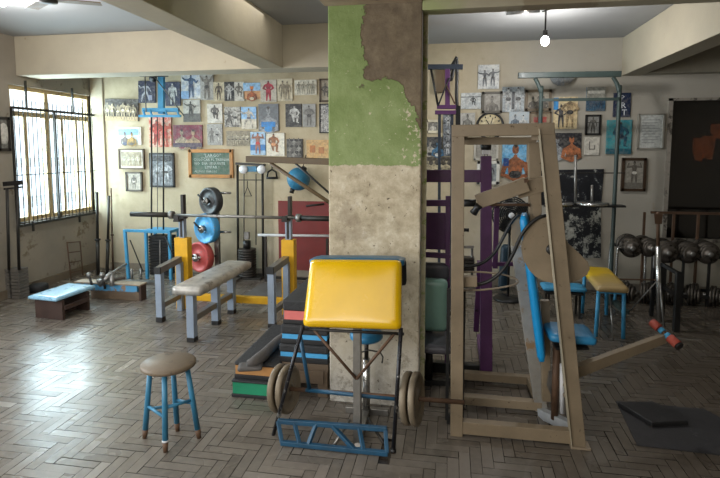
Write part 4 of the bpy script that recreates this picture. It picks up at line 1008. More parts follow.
# side rods
lt0, lb0 = at(303, 325, yb+.04), at(272.5, 438, Yq0+.1); rt0, rb0 = at(401, 328, yb+.04), at(393.5, 449, Yq0+.0)
for a, b_ in ((lt0, lb0), (rt0, rb0)):
    rd = MB().tube(a, b_, .0115, 12).build('side_rod', mat('worn black tube', '#26262a', .3, .5, var=.4, wear='#a3a3a0', wthr=.6, wscale=12), pb_)
    MB().tube(b_, b_+(b_-a).normalized()*.02, .016, 12).build('rubber_foot', M['black'], rd)
MB().tube(at(302, 329, yb+.05), at(404, 334, yb+.05), .009, 8).build('cross_rod', M['dsteel'], pb_)
for a in ((314, 330), (394, 334)): MB().tube(at(*a, yb+.05), at(356.5, 379, yp-.03), .009, 8).build('v_brace', M['rust'], pb_)
a, b_ = at(300, 335, Yq0+.16), at(310, 392, Yq0+.22)
MB().tube(a, b_, .012, 10).build('side_tube', M['dblue'], pb_)
# lower blue crossbar holding the barbell
a, b_ = at(306, 390, Yq0+.22), at(398, 399, Yq0+.13)
MB().tube(a, b_, .0125, 12).build('cross_tube', M['dblue'], pb_)
# lattice foot
def q(px, py, dy=0): return at(px, py, Yq0+dy)
ty, by = .06, .0
tA, tB = q(278, 421, ty), q(387, 429, ty); bA, bB = q(281, 446, by), q(388, 456, by)
bA.z = bB.z = .017; 
MB().bar(tA, tB, .026, .026).build('top_chord', M['dblue'], pb_, .003)
MB().bar(bA, bB, .026, .026).build('bottom_chord', M['dblue'], pb_, .003)
for u, v in ((.0, .01), (.155, .18), (.36, .26), (.5, .7), (.75, .78), (.985, .99)):
    MB().bar(tA.lerp(tB, u), bA.lerp(bB, v), .022, .022).build('lattice_bar', M['dblue'], pb_, .003)
MB().tube(q(333, 446, .05), q(350, 420, .2), .009, 8).build('strut', M['steel'], pb_)
MB().tube(q(384, 444, .05), q(368, 418, .22), .009, 8).build('strut', M['dsteel'], pb_)
MB().bar(q(357.5, 445, .1), q(357.5, 445, .02), .03, .02).build('base_link', M['steel'], pb_)

# loaded short barbell on the lower tube
e0, e1 = at(286, 392, Yq0+.2), at(411, 402, Yq0+.08)
ax = (e1-e0).normalized(); Rr = .147
# rests on top of the cross tube
brb = thing('short_barbell', 'short rusty barbell loaded with tan plates across the preacher bench foot', 'barbell', (e0+e1)/2 - V((0,0,.02)))
o1 = V((0, .045, .0))
MB().tube(e0+o1-ax*.11, e1+o1+ax*.3, .013, 12).build('bar', M['rust'], brb)
k = 0
names = {0: 'outer tan weight plate on the left end of the short barbell', 1: 'inner tan weight plate on the left end of the short barbell', 2: 'inner tan weight plate on the right end of the short barbell', 3: 'outer tan weight plate on the right end of the short barbell'}
for c in (e0+o1-ax*.055, e0+o1, e1+o1-ax*.02, e1+o1+ax*.028):
    w = thing('weight_plate', names[k], 'weight plate', c-V((0, 0, Rr)), 'tan plates on the short barbell')
    MB().lathe(c, ax, [(.0142, -.018), (Rr-.008, -.018), (Rr, -.012), (Rr, .012), (Rr-.008, .018), (Rr-.025, .018), (Rr-.03, .009), (.05, .009), (.045, .018), (.0142, .018), (.0142, -.018)], 40).build('disc', M['bronze'], w)
    k += 1
# ================================================================ tall tan machine
Y0 = fl(456, 434).y; Y1 = fl(500, 409).y
tm = thing('leg_machine', 'tall tan steel leg machine with round cam and bright blue back rest', 'gym machine', (at(515, 440, Y0).x, (Y0+Y1)/2, 0))
def T(px, py, dy=0): return at(px, py, Y0+dy)
w = .072
FL = fl(456.5, 434); FL.y = Y0
lt_, rt_ = T(458, 131), T(546, 129)
lf = V((T(456.5, 434).x, Y0, 0)); rf = V((T(578, 446).x, Y0, 0))
MB().bar(lf, V((lt_.x, Y0, lt_.z+.03)), w, .06, V((0,1,0))).build('front_post', M['tan'], tm, .003)
MB().bar(rf, V((rt_.x, Y0, rt_.z+.03)), .075, .06, V((0,1,0))).build('leaning_post', M['tan'], tm, .003)
MB().bar(V((rf.x-.042, Y0-.02, .0)), V((rt_.x-.042, Y0-.02, rt_.z)), .004, .056, V((0,1,0))).build('pale_edge', mat('pale edge', '#a69c86', .5), tm)  # paler beige strip along the left edge of the leaning post
zt = lt_.z
MB().bar((lt_.x-.036, Y0, zt), (rt_.x+.04, Y0, rt_.z), .066, .066).build('top_bar', M['tan'], tm, .003)
MB().bar((lf.x+.036, Y0, .055), (rf.x-.036, Y0, .055), .056, .075).build('front_sill', M['tan'], tm, .003)
MB().span((rf.x-.05, Y0-.05, 0), (rf.x+.06, Y0+.04, .012)).build('floor_plate', M['lwood'], tm, .003)
# rear frames
yB = Y1-Y0; zs = .05
bl2 = V((lf.x+.036, Y1, zs)); br2 = V((at(541, 412, Y1).x, Y1, zs))
MB().bar(bl2-V((.06,0,0)), br2, .06, .055).build('rear_sill', M['tan'], tm, .003)
Y2 = fl(500, 384).y
MB().bar(V((at(462, 380, Y2).x, Y2, zs)), V((at(533, 386, Y2).x, Y2, zs)), .06, .055).build('far_sill', M['tan'], tm, .003)
MB().bar(V((bl2.x-.03, Y0+.03, zs)), V((bl2.x-.03, Y2, zs)), .055, .05).build('side_sill', M['tan'], tm, .003)
MB().bar(V((br2.x-.02, Y2, zs)), V((br2.x, Y1, zs)), .05, .05).build('side_sill', M['tan'], tm, .003)
MB().bar(T(541, 413, yB-.03), V((rf.x-.03, Y0+.03, .09)), .05, .06).build('foot_link', mat('pale grey enamel', '#a9adb0', .4, .2), tm, .003)
# rear upright and leaning rail behind the back rest
MB().bar(V((br2.x, Y1, 0.02)), T(517, 246, yB-.05), .075, .05, V((0,1,0))).build('leaning_rail', mat('grey rail', '#98958e', .5, .2, var=.15, wear='#93785a', wthr=.6), tm, .003)
MB().bar(T(534, 142, .22), T(535, 222, .24), .07, .06, V((0,1,0))).build('rear_post', M['tan'], tm, .003)
MB().bar(T(462, 141, .22), T(536, 141, .22), .05, .045).build('rear_top_bar', M['tan'], tm, .003)
for px in (463.5, 536): MB().bar(T(px, 136, .2), T(px, 136, .02), .05, .045).build('top_link', M['tan'], tm)
MB().bar(T(545, 300, yB*.8), T(546, 400, yB*.8), .05, .05, V((0,1,0))).build('rear_post', M['tan'], tm, .003)
# black guide column behind the left post
xk0, xk1 = T(448.5, 300, .1), T(464, 300, .1)
for xk in (xk0, xk1): MB().bar((xk.x, Y0+.12, .03), (xk.x, Y0+.12, at(450, 290, Y0+.1).z), .02, .05, V((0,1,0))).build('guide_rail', M['black'], tm)
MB().bar((xk0.x, Y0+.12, .03), (xk1.x, Y0+.12, .03), .04, .05).build('guide_foot', M['black'], tm)
MB().bar(T(460, 281, .05), T(477, 281, .05), .05, .06).build('stub_bar', M['tan'], tm, .003)
# swing arms
ya = .14
MB().bar(T(477, 202, ya), T(527, 184, ya), .05, .085).build('swing_arm', M['tan'], tm, .003)
MB().bar(T(517, 191, ya+.05), T(549, 182, ya+.05), .05, .09).build('swing_arm', M['tan'], tm, .003)
MB().bar(T(524, 181, ya-.027), T(528.5, 180, ya-.027), .006, .022).build('end_cap', M['rust'], tm)
MB().lathe(T(477, 208, ya-.03), (-.5, .3, -.8), [(0, -.02), (.024, -.02), (.02, 0), (.02, .02), (.024, .04), (0, .04)], 20).build('pulley', M['black'], tm)
MB().tube(T(462, 203, ya), T(476, 203, ya), .022, 12).build('axle', M['black'], tm)
MB().tube(T(482, 204.5, ya+.02), T(530, 205, ya+.02), .009, 8).build('thin_rod', M['rust'], tm)
MB().prism([T(*p, ya+.03) for p in ((529, 194), (541, 192), (542, 212), (538, 219), (533, 216))], (0, .03, 0)).build('gusset', M['tan'], tm, .002)
# cam plates
cam_ = [(546,217),(537,219.5),(529,226),(523.5,236),(521.5,248),(523.5,260),(529,270),(536,277),(545,281.5),(556,284),(568,283.5),(579,280),(587,275),(590,269),(588,262),(579,253),(569,244),(561,232),(554,221)]
MB().prism([T(*p, .06) for p in cam_], (0, .02, 0), True).build('cam', M['tan'], tm, .002)
MB().lathe(T(552, 250, .04), (0, 1, 0), [(0, 0), (.03, 0), (.03, .1), (0, .1)], 20).build('cam_hub', M['dsteel'], tm)
MB().prism([T(*p, .2) for p in ((517,213),(512,224),(511,236),(513,246),(517,250),(521,244),(521,222))], (0, .02, 0), True).build('small_cam', M['tan'], tm, .002)
# chain belts
def curve(pts, n=6):
    out = []; pts = [V(p) for p in pts]
    for i in range(len(pts)-1):
        p0 = pts[max(0, i-1)]; p1 = pts[i]; p2 = pts[i+1]; p3 = pts[min(len(pts)-1, i+2)]
        for k in range(n):
            t = k/n; out.append(.5*((2*p1)+(p2-p0)*t+(2*p0-5*p1+4*p2-p3)*t*t+(3*p1-p0-3*p2+p3)*t**3))
    return out + [pts[-1]]
MB().path(curve([T(548,215.5,.07), T(540,217,.055), T(530,224,.045), T(521,236,.045), T(512,256,.06), T(502,271,.08), T(489,281,.09), T(475,285,.1), T(463,286,.1)]), .011, 8).build('belt', M['black'], tm)
MB().path(curve([T(519,214,.19), T(512,221,.19), T(504,236,.18), T(495,252,.17), T(484,262,.15), T(472,266,.14), T(462,267,.14)]), .010, 8).build('belt', M['black'], tm)
MB().path(curve([T(462,272,.1), T(480,272,.12), T(500,274,.14), T(513,277.5,.15), T(518.5,281.5,.15), T(513,285,.13), T(498,288,.1), T(480,290,.08), T(462,290.5,.06)]), .006, 6).build('strap', M['lwood'], tm)
# back rest
MB().slab((T(523.5, 214, .17)+T(542, 357, .17))/2, (.17, 1, 0), T(523.5, 214, .17)-T(542, 357, .17), .21, (T(523.5, 214, .17)-T(542, 357, .17)).length, .045, .004, .03, 8, 20).build('back_rest', M['cyan'], tm)
# seat
sA, sB = T(546, 333, .17), T(592, 333, .17)
MB().slab((sA+sB)/2, (1, 0, -.03), (0, 1, 0), (sB-sA).length, .26, .048, .006, .03).build('seat', M['bvinyl'], tm)
MB().bar(T(553, 343, .17), T(585, 343, .17), .2, .012).build('seat_board', M['black'], tm)
MB().tube(T(557, 343, .17), V((T(557, 343, .17).x, Y0+.17, .06)), .022).build('seat_post', M['rust'], tm)
MB().tube(T(562, 364, .16), T(562, 413, .16), .014).build('seat_tube', M['white'], tm)
MB().prism([T(*p, .22) for p in ((549,372),(557,366),(557,402),(552,398),(547,386))], (0, .015, 0)).build('gusset', M['steel'], tm)
for px, py in ((566, 385), (566, 395)): MB().ball(T(px, py, .12), .018, 12).build('bolt', M['lwood'], tm)
# leg lever
lA, lB = T(571, 373, .08), at(664, 338, Y0+.42)
MB().bar(lA, lB, .045, .07, w2=.04, h2=.055).build('leg_lever', M['tan'], tm, .003)
g0_, g1_ = at(652, 322, Y0+.5), at(680, 347, Y0+.33)
for a, b_, r_, m_, n_ in ((0, .26, .026, 'pr', 'foot_roller'), (.3, .42, .02, 'lblue', 'roller_sleeve'), (.42, .52, .014, 'rust', 'roller_axle'), (.52, .64, .022, 'lblue', 'roller_sleeve'), (.64, .93, .028, 'pr', 'foot_roller'), (.93, 1, .026, 'black', 'end_cap')):
    MB().tube(g0_.lerp(g1_, a), g0_.lerp(g1_, b_), r_, 14).build(n_, M[m_] if m_ in M else mat('faded red grip', '#a84a3c', .6, var=.2, wear='#c9a08a', wthr=.64), tm)

# ================================================================ purple machine
Yq = fl(486, 376).y; Yv = Yq
pu = thing('purple_machine', 'purple steel cable station with high crossbeam standing behind the tan machine', 'gym machine', (at(460, 376, Yv).x, Yv, 0))
def U(px, py, dy=0): return at(px, py, Yv+dy)
xc = U(486, 376).x
MB().bar((xc, Yv, 0), U(486, 156), .09, .07, V((0,1,0)), w2=.075).build('post', M['purple'], pu, .004)
MB().bar(U(486, 154), U(486, 150), .05, .05, V((0,1,0))).build('post_cap', M['white'], pu)
MB().lathe(U(486, 150), (0, 0, 1), [(0, 0), (.035, 0), (.04, .03), (.025, .06), (0, .07)], 14).build('post_knob', M['black'], pu)
MB().bar(U(415, 176), U(481, 176), .06, .09).build('cross_beam', M['purple'], pu, .004)
MB().bar(U(415, 203), U(450, 203), .05, .045).build('cross_beam', M['purple'], pu, .004)
MB().bar(U(448, 196), (U(448, 300).x, Yv, .02), .035, .04, V((0,1,0))).build('rear_post', M['purple'], pu, .003)
MB().span((U(415, 250).x, Yv+.02, U(430, 250).z), (U(449, 250).x, Yv+.04, U(430, 213).z)).build('side_plate', M['purple'], pu, .004)
MB().bar(U(415, 254), U(451, 256), .05, .035).build('cross_beam', M['purple'], pu, .004)
MB().bar(U(462, 155, .3), U(462, 375, .3), .03, .03, V((0,1,0))).build('inner_post', M['black'], pu)
for (a, b_) in (((497, 203), (495, 268)), ): MB().bar(U(*a, .5), U(*b_, .5), .04, .04, V((0,1,0))).build('side_post', M['purple'], pu)
MB().bar(U(488, 204, .5), U(528, 204, .5), .03, .02).build('side_rail', M['dsteel'], pu)
MB().bar(U(490, 264, .5), U(520, 264, .5), .03, .03).build('side_rail', M['purple'], pu)
MB().bar(U(491, 203, .04), U(494, 206, .5), .03, .03).build('side_rail', M['purple'], pu)
MB().bar((U(415, 370).x, Yv+.0, .05), (xc-.05, Yv+.0, .05), .06, .08).build('base_beam', M['black'], pu, .004)
MB().bar((xc, Yv+.04, .04), (xc, Yv+.7, .04), .07, .07).build('base_beam', M['purple'], pu, .004)
MB().bar(U(480, 262, .02), U(476, 330, .2), .04, .05, V((0,1,0))).build('leaning_brace', M['purple'], pu)
MB().bar(U(463, 247, .3), U(474, 247, .3), .02).build('rod', M['steel'], pu)
MB().tube(U(464, 230, .3), U(469, 230, .3), .014).build('rod', M['black'], pu)
# carriage: small plates stacked on the inner rods
for k in range(5): MB().box(U(468, 258+k*3, .32), (.1, .1, .016)).build('stack_plate', M['iron'], pu, .002)
MB().tube(U(472, 246, .32), U(472, 275, .32), .01, 8).build('guide_rod', M['steel'], pu)
# upholstered seat back
gc = (U(423, 277, -.1)+U(447, 332, -.1))/2
gb = thing('padded_bench', 'pale green padded bench with dark frame between pillar and tan machine', 'gym bench', (gc.x, Yv-.12, 0))
p0, p1 = U(408, 277, -.12), U(447, 332, -.12)
MB().slab((p0+p1)/2, (1, 0, 0), (0, -.12, 1), p1.x-p0.x, p0.z-p1.z, .08, .01, .04).build('back_pad', M['green'], gb)
p2, p3 = U(410, 262, -.02), U(449, 281, -.02)
MB().slab((p2+p3)/2, (1, 0, 0), (0, -.1, 1), p3.x-p2.x, p2.z-p3.z, .07, .006, .05).build('head_pad', mat('grey vinyl', '#55545a', .4), gb)
MB().slab(U(429, 341, -.2), (1, 0, 0), (0, 1, 0), .32, .36, .06, .006, .03).build('seat_pad', mat('grey vinyl', '#55545a'), gb)
s_ = U(429, 345, -.2); MB().tube((s_.x, s_.y, .03), s_, .025).build('seat_post', M['dsteel'], gb)
MB().bar((s_.x-.15, s_.y, .02), (s_.x+.2, s_.y, .02), .05, .04).build('foot', M['black'], gb)
MB().bar((s_.x, s_.y-.05, .02), (s_.x, Yv-.06, .02), .05, .04).build('foot', M['black'], gb)
MB().bar((s_.x, Yv-.06, .02), U(429, 300, -.06), .05, .04, V((0,1,0))).build('back_post', M['black'], gb)
# tower with T top
Yw = 5.5
def W(px, py, dy=0): return at(px, py, Yw+dy)
tw = thing('cable_tower', 'dark purple cable tower with T shaped top and hanging straps right of the pillar', 'gym machine', (W(447, 300).x, Yw, 0))
MB().bar(W(424, 67), W(463, 67), .05, .05).build('top_arm', mat('blue grey enamel', '#2e3540', .5), tw, .003)
MB().bar(W(447.5, 66), W(447.5, 106), .05, .05, V((0,1,0))).build('mast', M['purple'], tw, .003)
for y, a, b_ in ((107, 437, 456), (112.5, 435, 456)): MB().bar(W(a, y), W(b_, y), .06, .04).build('cross_plate', M['purple'], tw, .003)
mb = MB(); mb.tube(W(431, 69), W(438, 106), .012, 8); mb.build('stay', M['dsteel'], tw)
MB().tube(W(449, 78, -.03), W(438, 106, -.03), .008, 8).build('stay', M['black'], tw)
MB().tube(W(446, 85, -.03), W(455, 104, -.03), .008, 8).build('stay', M['rust'], tw)
MB().path(curve([W(457, 57), W(452, 66), W(449, 72), W(451, 80), W(456, 60), W(457, 72), W(456.5, 92), W(457, 106)]), .018, 8).build('strap', M['black'], tw)
MB().bar(W(458, 106), W(458, 128), .05, .05, V((0,1,0))).build('hanging_block', M['black'], tw)
for px in (439.5, 452): MB().bar(W(px, 113), (W(px, 270).x, Yw, .0), .03, .03, V((0,1,0))).build('upright', mat('blue grey enamel', '#2e3540'), tw)
MB().span((W(439, 270).x-.1, Yw-.2, 0), (W(452, 270).x+.1, Yw+.2, .04)).build('base', M['black'], tw)
hb = at(439.5, 80, YB-.06)
q_ = thing('hanging_bag', 'small brown bag hanging on the wall behind the cable tower', 'bag', hb-V((0,0,.22)))
MB().slab(hb, (1, 0, 0), (0, 0, 1), .13, .32, .07, .01, .05).build('body', mat('olive canvas', '#6c5b45', .8), q_)

# ---- fan
fc_ = at(511, 215, 5.9)
fn = thing('standing_fan', 'black standing fan with round wire cage seen through the tan machine', 'fan', (fc_.x, fc_.y+.1, 0))
rF = .2
mb = MB()
for k in range(9): 
    r_ = rF*(.2+.1*k); mb.path([(fc_.x+math.cos(t)*r_, fc_.y-.05*(1-(r_/rF)**2), fc_.z+math.sin(t)*r_) for t in [2*math.pi*i/28 for i in range(28)]], .008, 5, True)
for i in range(36):
    t = math.pi*2*i/36; mb.path([(fc_.x+math.cos(t)*rF*s, fc_.y-.05*(1-s*s), fc_.z+math.sin(t)*rF*s) for s in (.15, .5, .8, 1)], .004, 4)
mb.path([(fc_.x+math.cos(t)*rF, fc_.y+.02, fc_.z+math.sin(t)*rF) for t in [2*math.pi*i/32 for i in range(32)]], .009, 6, True)
mb.build('cage', M['black'], fn)
for i in range(5):
    t = i*1.257+.4; d = V((math.cos(t), 0, math.sin(t))); n_ = V((-math.sin(t), 0, math.cos(t)))
    pts = [fc_+d*.03+V((0,.03,0)), fc_+d*.1+n_*.06+V((0,.015,0)), fc_+d*.175+n_*.05+V((0,.02,0)), fc_+d*.18-n_*.03+V((0,.04,0)), fc_+d*.08-n_*.04+V((0,.045,0))]
    MB().prism(pts, (0, .004, 0)).build('blade', mat('smoky blade', '#23272b', .3), fn)
MB().lathe(fc_+V((0,-.06,0)), (0, 1, 0), [(0, 0), (.03, 0), (.034, .01), (.034, .02), (0, .02)], 16).build('hub', M['white'], fn)
MB().lathe(fc_+V((0,.05,0)), (0, 1, 0), [(0, 0), (.05, 0), (.055, .05), (.03, .11), (0, .11)], 16).build('motor', M['black'], fn)
MB().tube((fc_.x, fc_.y+.1, .03), (fc_.x, fc_.y+.1, fc_.z-.03), .014).build('pole', M['black'], fn)
MB().lathe((fc_.x, fc_.y+.1, 0), (0, 0, 1), [(0, 0), (.17, 0), (.15, .025), (.03, .04), (0, .04)], 24).build('base', M['black'], fn)

# dark upright bag behind machine
q_ = fl(504, 291); bgx = MB().slab(q_+V((0, 0, .29)), (1, 0, 0), (.05, 0, 1), .12, .56, .1, .01, .05); bgx.build('punch_bag', mat('dark blue vinyl', '#1d3442', .4), label='narrow dark blue bag standing on the floor behind the purple post', cat='bag')

# ================================================================ green rack
Yg = 5.95
gr = thing('power_rack', 'tall dark green tube rack with plate shelf at the back right', 'gym rack', (at(590, 275, Yg).x, Yg, 0))
def G(px, py, dy=0): return at(px, py, Yg+dy)
MB().bar(G(518, 75.5), G(621, 74), .05, .06).build('top_beam', M['gframe'], gr, .004)
zf_ = 0
MB().path(curve([G(535, 78, .02), G(538, 84, .02), G(541, 93, .02), G(541, 104, .02), V((G(541, 104).x, Yg+.02, 0))]), .021, 10).build('upright', M['gframe'], gr)
MB().path(curve([G(613, 77, .02), G(617, 84, .02), G(619, 92, .02), G(619, 104, .02), V((G(618.5, 104).x, Yg+.02, 0))]), .021, 10).build('upright', M['gframe'], gr)
MB().bar(G(542, 100), G(619, 99), .03, .03).build('cross_bar', M['gframe'], gr)
MB().bar(G(556, 173, .03), G(625, 173, .03), .012, .012).build('cross_rod', M['dsteel'], gr)
MB().bar(G(545, 206), G(624, 206), .14, .02).build('shelf', M['black'], gr)
for px, y0_ in ((575.5, 155), (592, 185)): MB().tube(G(px, y0_), G(px, 205), .015, 10).build('peg', M['steel'], gr)
for i, (px, r_, lab) in enumerate(((561, .13, 'steel weight plate lying flat on the rack shelf, left of its twin'), (592, .17, 'larger steel weight plate lying flat around the right shelf peg'))):
    c = G(px, 203); rr_ = r_
    c.z = G(px, 206).z+.011
    w_ = thing('weight_plate', lab, 'weight plate', c, 'weight plates lying on the green rack shelf')
    MB().lathe(c, (0, 0, 1), [(.016, 0), (rr_, 0), (rr_+.004, .008), (rr_, .03), (rr_-.03, .034), (.05, .026), (.016, .03), (.016, 0)], 36).build('disc', M['chrome'], w_)
MB().span((G(541, 270).x-.03, Yg-.3, 0), (G(541, 270).x+.03, Yg+.35, .04)).build('base_rail', M['gframe'], gr)
MB().span((G(618.5, 270).x-.03, Yg-.3, 0), (G(618.5, 270).x+.03, Yg+.35, .04)).build('base_rail', M['gframe'], gr)

# glass wall lamp
c = at(562, 80, YB-.08)
wl = thing('wall_lamp', 'pressed glass wall lamp shade above the rack crossbar', 'lamp', (c.x, YB-.001, c.z-.06))
gl = mat('pressed glass', '#c9cdd0', .15, var=.1); gl.node_tree.nodes['Principled BSDF'].inputs['Transmission Weight'].default_value = .7
MB().lathe((c.x, YB-.09, c.z-.07), (0, 0, 1), [(.0, 0), (.05, .005), (.1, .03), (.13, .07), (.15, .12)], 28).build('shade', gl, wl)
MB().bar((c.x, YB-.002, c.z+.02), (c.x, YB-.09, c.z+.02), .03).build('arm', M['steel'], wl)

# ================================================================ yellow bench at the right
yA, yB2, yC, yD = fl(598, 344), fl(624, 343), fl(577, 317), fl(616, 320)
zb = at(610, 297, yA.y).z
yb_ = thing('flat_bench', 'flat bench with worn yellow pad on light blue legs', 'gym bench', ((yA+yD)/2))
rear1, rear2 = fl(588, 272, zb), fl(601, 272, zb); f1_, f2_ = fl(597, 294, zb), fl(629, 293, zb)
axv = ((rear1+rear2)/2-(f1_+f2_)/2); Lb_ = axv.length; axn = axv.normalized(); sx_ = V((axn.y, -axn.x, 0)); cB = ((rear1+rear2)/2+(f1_+f2_)/2)/2
ym_, nt, b, oc = newmat('worn yellow vinyl')
gp = nt.nodes.new('ShaderNodeSeparateXYZ'); nt.links.new(oc, gp.inputs[0]); n = noise(nt, oc, 5, 6)
f_ = mathn(nt, 'ADD', gp.outputs[1], mathn(nt, 'MULTIPLY', n, .5))
nt.links.new(ramp(nt, f_, [(.05, lin('#a68e62')), (.4, lin('#b89a45')), (.5, lin('#d3ae1c'))]), b.inputs['Base Color']); b.inputs['Roughness'].default_value = .4
MB().slab(cB+V((0,0,.03)), sx_, axn, .27, Lb_, .06, .005, .03, 8, 20).build('pad', ym_, yb_)
MB().bar(cB-axn*Lb_*.45, cB+axn*Lb_*.45, .22, .03).build('frame', M['lblue'], yb_)
for s in (-1, 1):
    for e in (-1, 1):
        t_ = cB + sx_*s*.105 + axn*e*Lb_*.42; f_ = t_.copy(); f_.z = 0; f_ += sx_*s*.01
        MB().tube(f_, t_, .018, 10).build('leg', M['lblue'], yb_)
MB().tube(V((cB.x, cB.y, zb-.02)) - axn*.3, V((cB.x, cB.y, .02)) - axn*.5, .008, 8).build('brace', M['steel'], yb_)
MB().tube(V((cB.x, cB.y, zb-.02)) - sx_*.02+axn*.1, V((cB.x, cB.y, .02)) - sx_*.05 - axn*.2, .008, 8).build('brace', M['steel'], yb_)
# light blue bench behind
c = fl(566, 286, .45)
b2 = thing('flat_bench', 'light blue low bench half hidden behind the yellow bench', 'gym bench', (c.x, c.y, 0))
cy_ = min(c.y, 5.65)
c = at(563, 287, 5.5)
b2.location = (c.x, 5.5, 0); ROOT[b2.name] = V((c.x, 5.5, 0))
MB().slab(c, (1, 0, 0), (0, 1, 0), .42, .22, .045, .002, .02).build('pad', M['lblue'], b2)
MB().box(c-V((0, 0, .045)), (.36, .2, .02)).build('frame', M['dsteel'], b2)
for s in (-1, 1):
    for e in (-1, 1): MB().bar((c.x+s*.15, 5.5+e*.08, 0), (c.x+s*.15, 5.5+e*.08, c.z-.05), .02, .02, V((0,1,0))).build('leg', M['dsteel'], b2)

# ================================================================ chrome squat stand
sp_ = fl(659, 322); Ys = sp_.y
def S_(px, py, dy=0): return at(px, py, Ys+dy)
ss = thing('squat_stand', 'chrome upright with rusty cup and braced black frame before the dumbbell rack', 'gym stand', sp_)
MB().tube((sp_.x, Ys, 0), S_(658, 246), .024, 16).build('chrome_post', M['chrome'], ss)
MB().tube(S_(658, 246), S_(658, 212), .016, 12).build('inner_post', M['rust'], ss)
mb = MB(); mb.hexa([S_(655,224,-.03), S_(662,224,-.03), S_(662,224,.03), S_(655,224,.03), S_(654,214,-.04), S_(663,214,-.04), S_(663,214,.04), S_(654,214,.04)]); mb.build('cup', M['rust'], ss)
MB().bar(S_(662, 264), S_(679, 274, -.25), .03, .03).build('side_bar', M['black'], ss)
MB().bar(S_(662, 286), S_(679, 297, -.25), .03, .03).build('side_bar', M['black'], ss)
k_ = S_(679, 272, -.27); MB().bar((k_.x, k_.y, 0), k_, .05, .05, V((0,1,0))).build('front_leg', M['black'], ss, .003)
k_ = S_(663.5, 264, .02); MB().bar((k_.x, k_.y, 0), k_, .05, .05, V((0,1,0))).build('rear_leg', M['black'], ss, .003)
q_ = fl(651, 316); MB().bar(q_, S_(655, 268, .05), .035, .035, V((0,1,0))).build('splayed_leg', M['black'], ss, .003)
q_ = fl(664, 327); MB().tube(q_, S_(660, 283, -.03), .011).build('stay', M['steel'], ss)
MB().tube(S_(658, 280), at(607, 279, Ys+.05), .008, 8).build('thin_rod', M['rust'], ss)
MB().tube(S_(657, 281, -.02), fl(628, 313), .006, 6).build('wire', M['steel'], ss)

# ================================================================ dumbbell rack
Yd = 6.05
def D(px, py, dy=0): return at(px, py, Yd+dy)
dr_ = thing('dumbbell_rack', 'black two tier rack of dumbbells along the back wall under the dark window', 'rack', (D(680, 290).x, Yd+.15, 0))
zs_ = D(690, 255).z; xs0, xs1 = D(655, 250).x, D(760, 250).x
for dy in (0, .3): MB().span((xs0-.0, Yd+dy-.012, zs_-.03), (xs1, Yd+dy+.018, zs_)).build('shelf_rail', M['black'], dr_)
zl_ = .13
for dy in (0, .3): MB().span((xs0, Yd+dy-.012, zl_-.03), (xs1, Yd+dy+.012, zl_)).build('shelf_rail', M['black'], dr_)
for px in (654, 685, 711, 745):
    x = D(px, 250).x
    for dy in (.02, .33): MB().span((x-.011, Yd+dy-.014, 0), (x+.011, Yd+dy+.014, zs_-.03 if dy < .1 else D(690, 213, .33).z)).build('post', M['black'] if dy < .1 else M['rust'], dr_)
MB().span((D(651, 213, .33).x, Yd+.315, D(690, 213, .33).z-.015), (xs1, Yd+.345, D(690, 213, .33).z+.012)).build('top_rail', M['rust'], dr_)
# small chrome stand with two dumbbells
zs2 = D(632, 249).z
cs = thing('dumbbell_stand', 'small chrome legged stand holding two dumbbells left of the black rack', 'stand', (D(634, 290).x, Yd, 0))
xa_, xb_ = D(622, 250).x, D(650, 250).x
for dy in (0, .26): MB().span((xa_, Yd+dy-.015, zs2-.02), (xb_, Yd+dy+.015, zs2)).build('shelf_rail', M['black'], cs)
for x, sg in ((xa_, -1), (xb_, 1)):
    for dy in (0, .26):
        lg = MB().path(curve([(x-sg*.02, Yd+dy, zs2-.0), (x+sg*.02, Yd+dy, zs2+.01), (x+sg*.045, Yd+dy, zs2-.04), (x+sg*.05, Yd+dy, .12)]), .014, 8).build('leg', M['chrome'], cs)
        MB().tube((x+sg*.05, Yd+dy, .12), (x+sg*.05, Yd+dy, 0), .016, 10).build('blue_tip', M['lblue'], lg)
def dumbbell(r, L=.34, nd=4):
    t = thing('dumbbell', 'x', 'dumbbell', (0, 0, 0), 'dumbbells on the racks')
    MB().tube((0, -L/2, r), (0, L/2, r), .016, 12).build('handle', M['steel'], t)
    for s in (-1, 1):
        prof = []; o = .06
        for k in range(nd):
            rk = r*(1-.13*max(0, k-1)); prof += [(rk*.8, o), (rk-.004, o), (rk, o+.005), (rk, o+.019), (rk-.004, o+.024), (rk*.8, o+.024)]; o += .029
        hd_ = MB().lathe((0, 0, r), (0, s, 0), [(0, .06)] + prof + [(.04, o), (.04, o+.012), (0, o+.012)], 28).build('head', M['diron'], t)
        MB().lathe((0, 0, r), (0, s, 0), [(0, o+.01), (.026, o+.012), (.026, o+.022), (.012, o+.024), (0, o+.024)], 16).build('end_cap', M['steel'], hd_)
    return t
upper = [(633, .118, cs, 'dumbbell resting on the small chrome stand, left end'), (649.5, .105, cs, 'dumbbell on the right end of the small chrome stand'),
 (669, .125, dr_, 'big dumbbell on the top tier just right of the chrome post'), (690, .12, dr_, 'second big dumbbell on the top tier right of the chrome post'),
 (711, .12, dr_, 'third big dumbbell on the top tier, cut by the photo edge'), (731, .12, dr_, 'dumbbell beyond the third one on the top tier')]
protos = {}
for px, r, own, lab in upper[:5]:
    x = D(px, 250).x; z = (zs2 if own is cs else zs_)
    key = r
    if key not in protos: o = dumbbell(r); protos[key] = o; o.location = (0, 0, 0); o['label'] = lab
    else: o = dup(protos[key], (0, 0, 0), lab)
    gap = .285 if own is dr_ else .26
    yy = Yd+.15 if own is dr_ else Yd+.13
    # the handle spans the rails, heads hang outside them
    o.location = (x, yy, z + .017 - r); o.rotation_euler.z = R((-6, 4, -3, 5, -4)[upper.index((px, r, own, lab))])
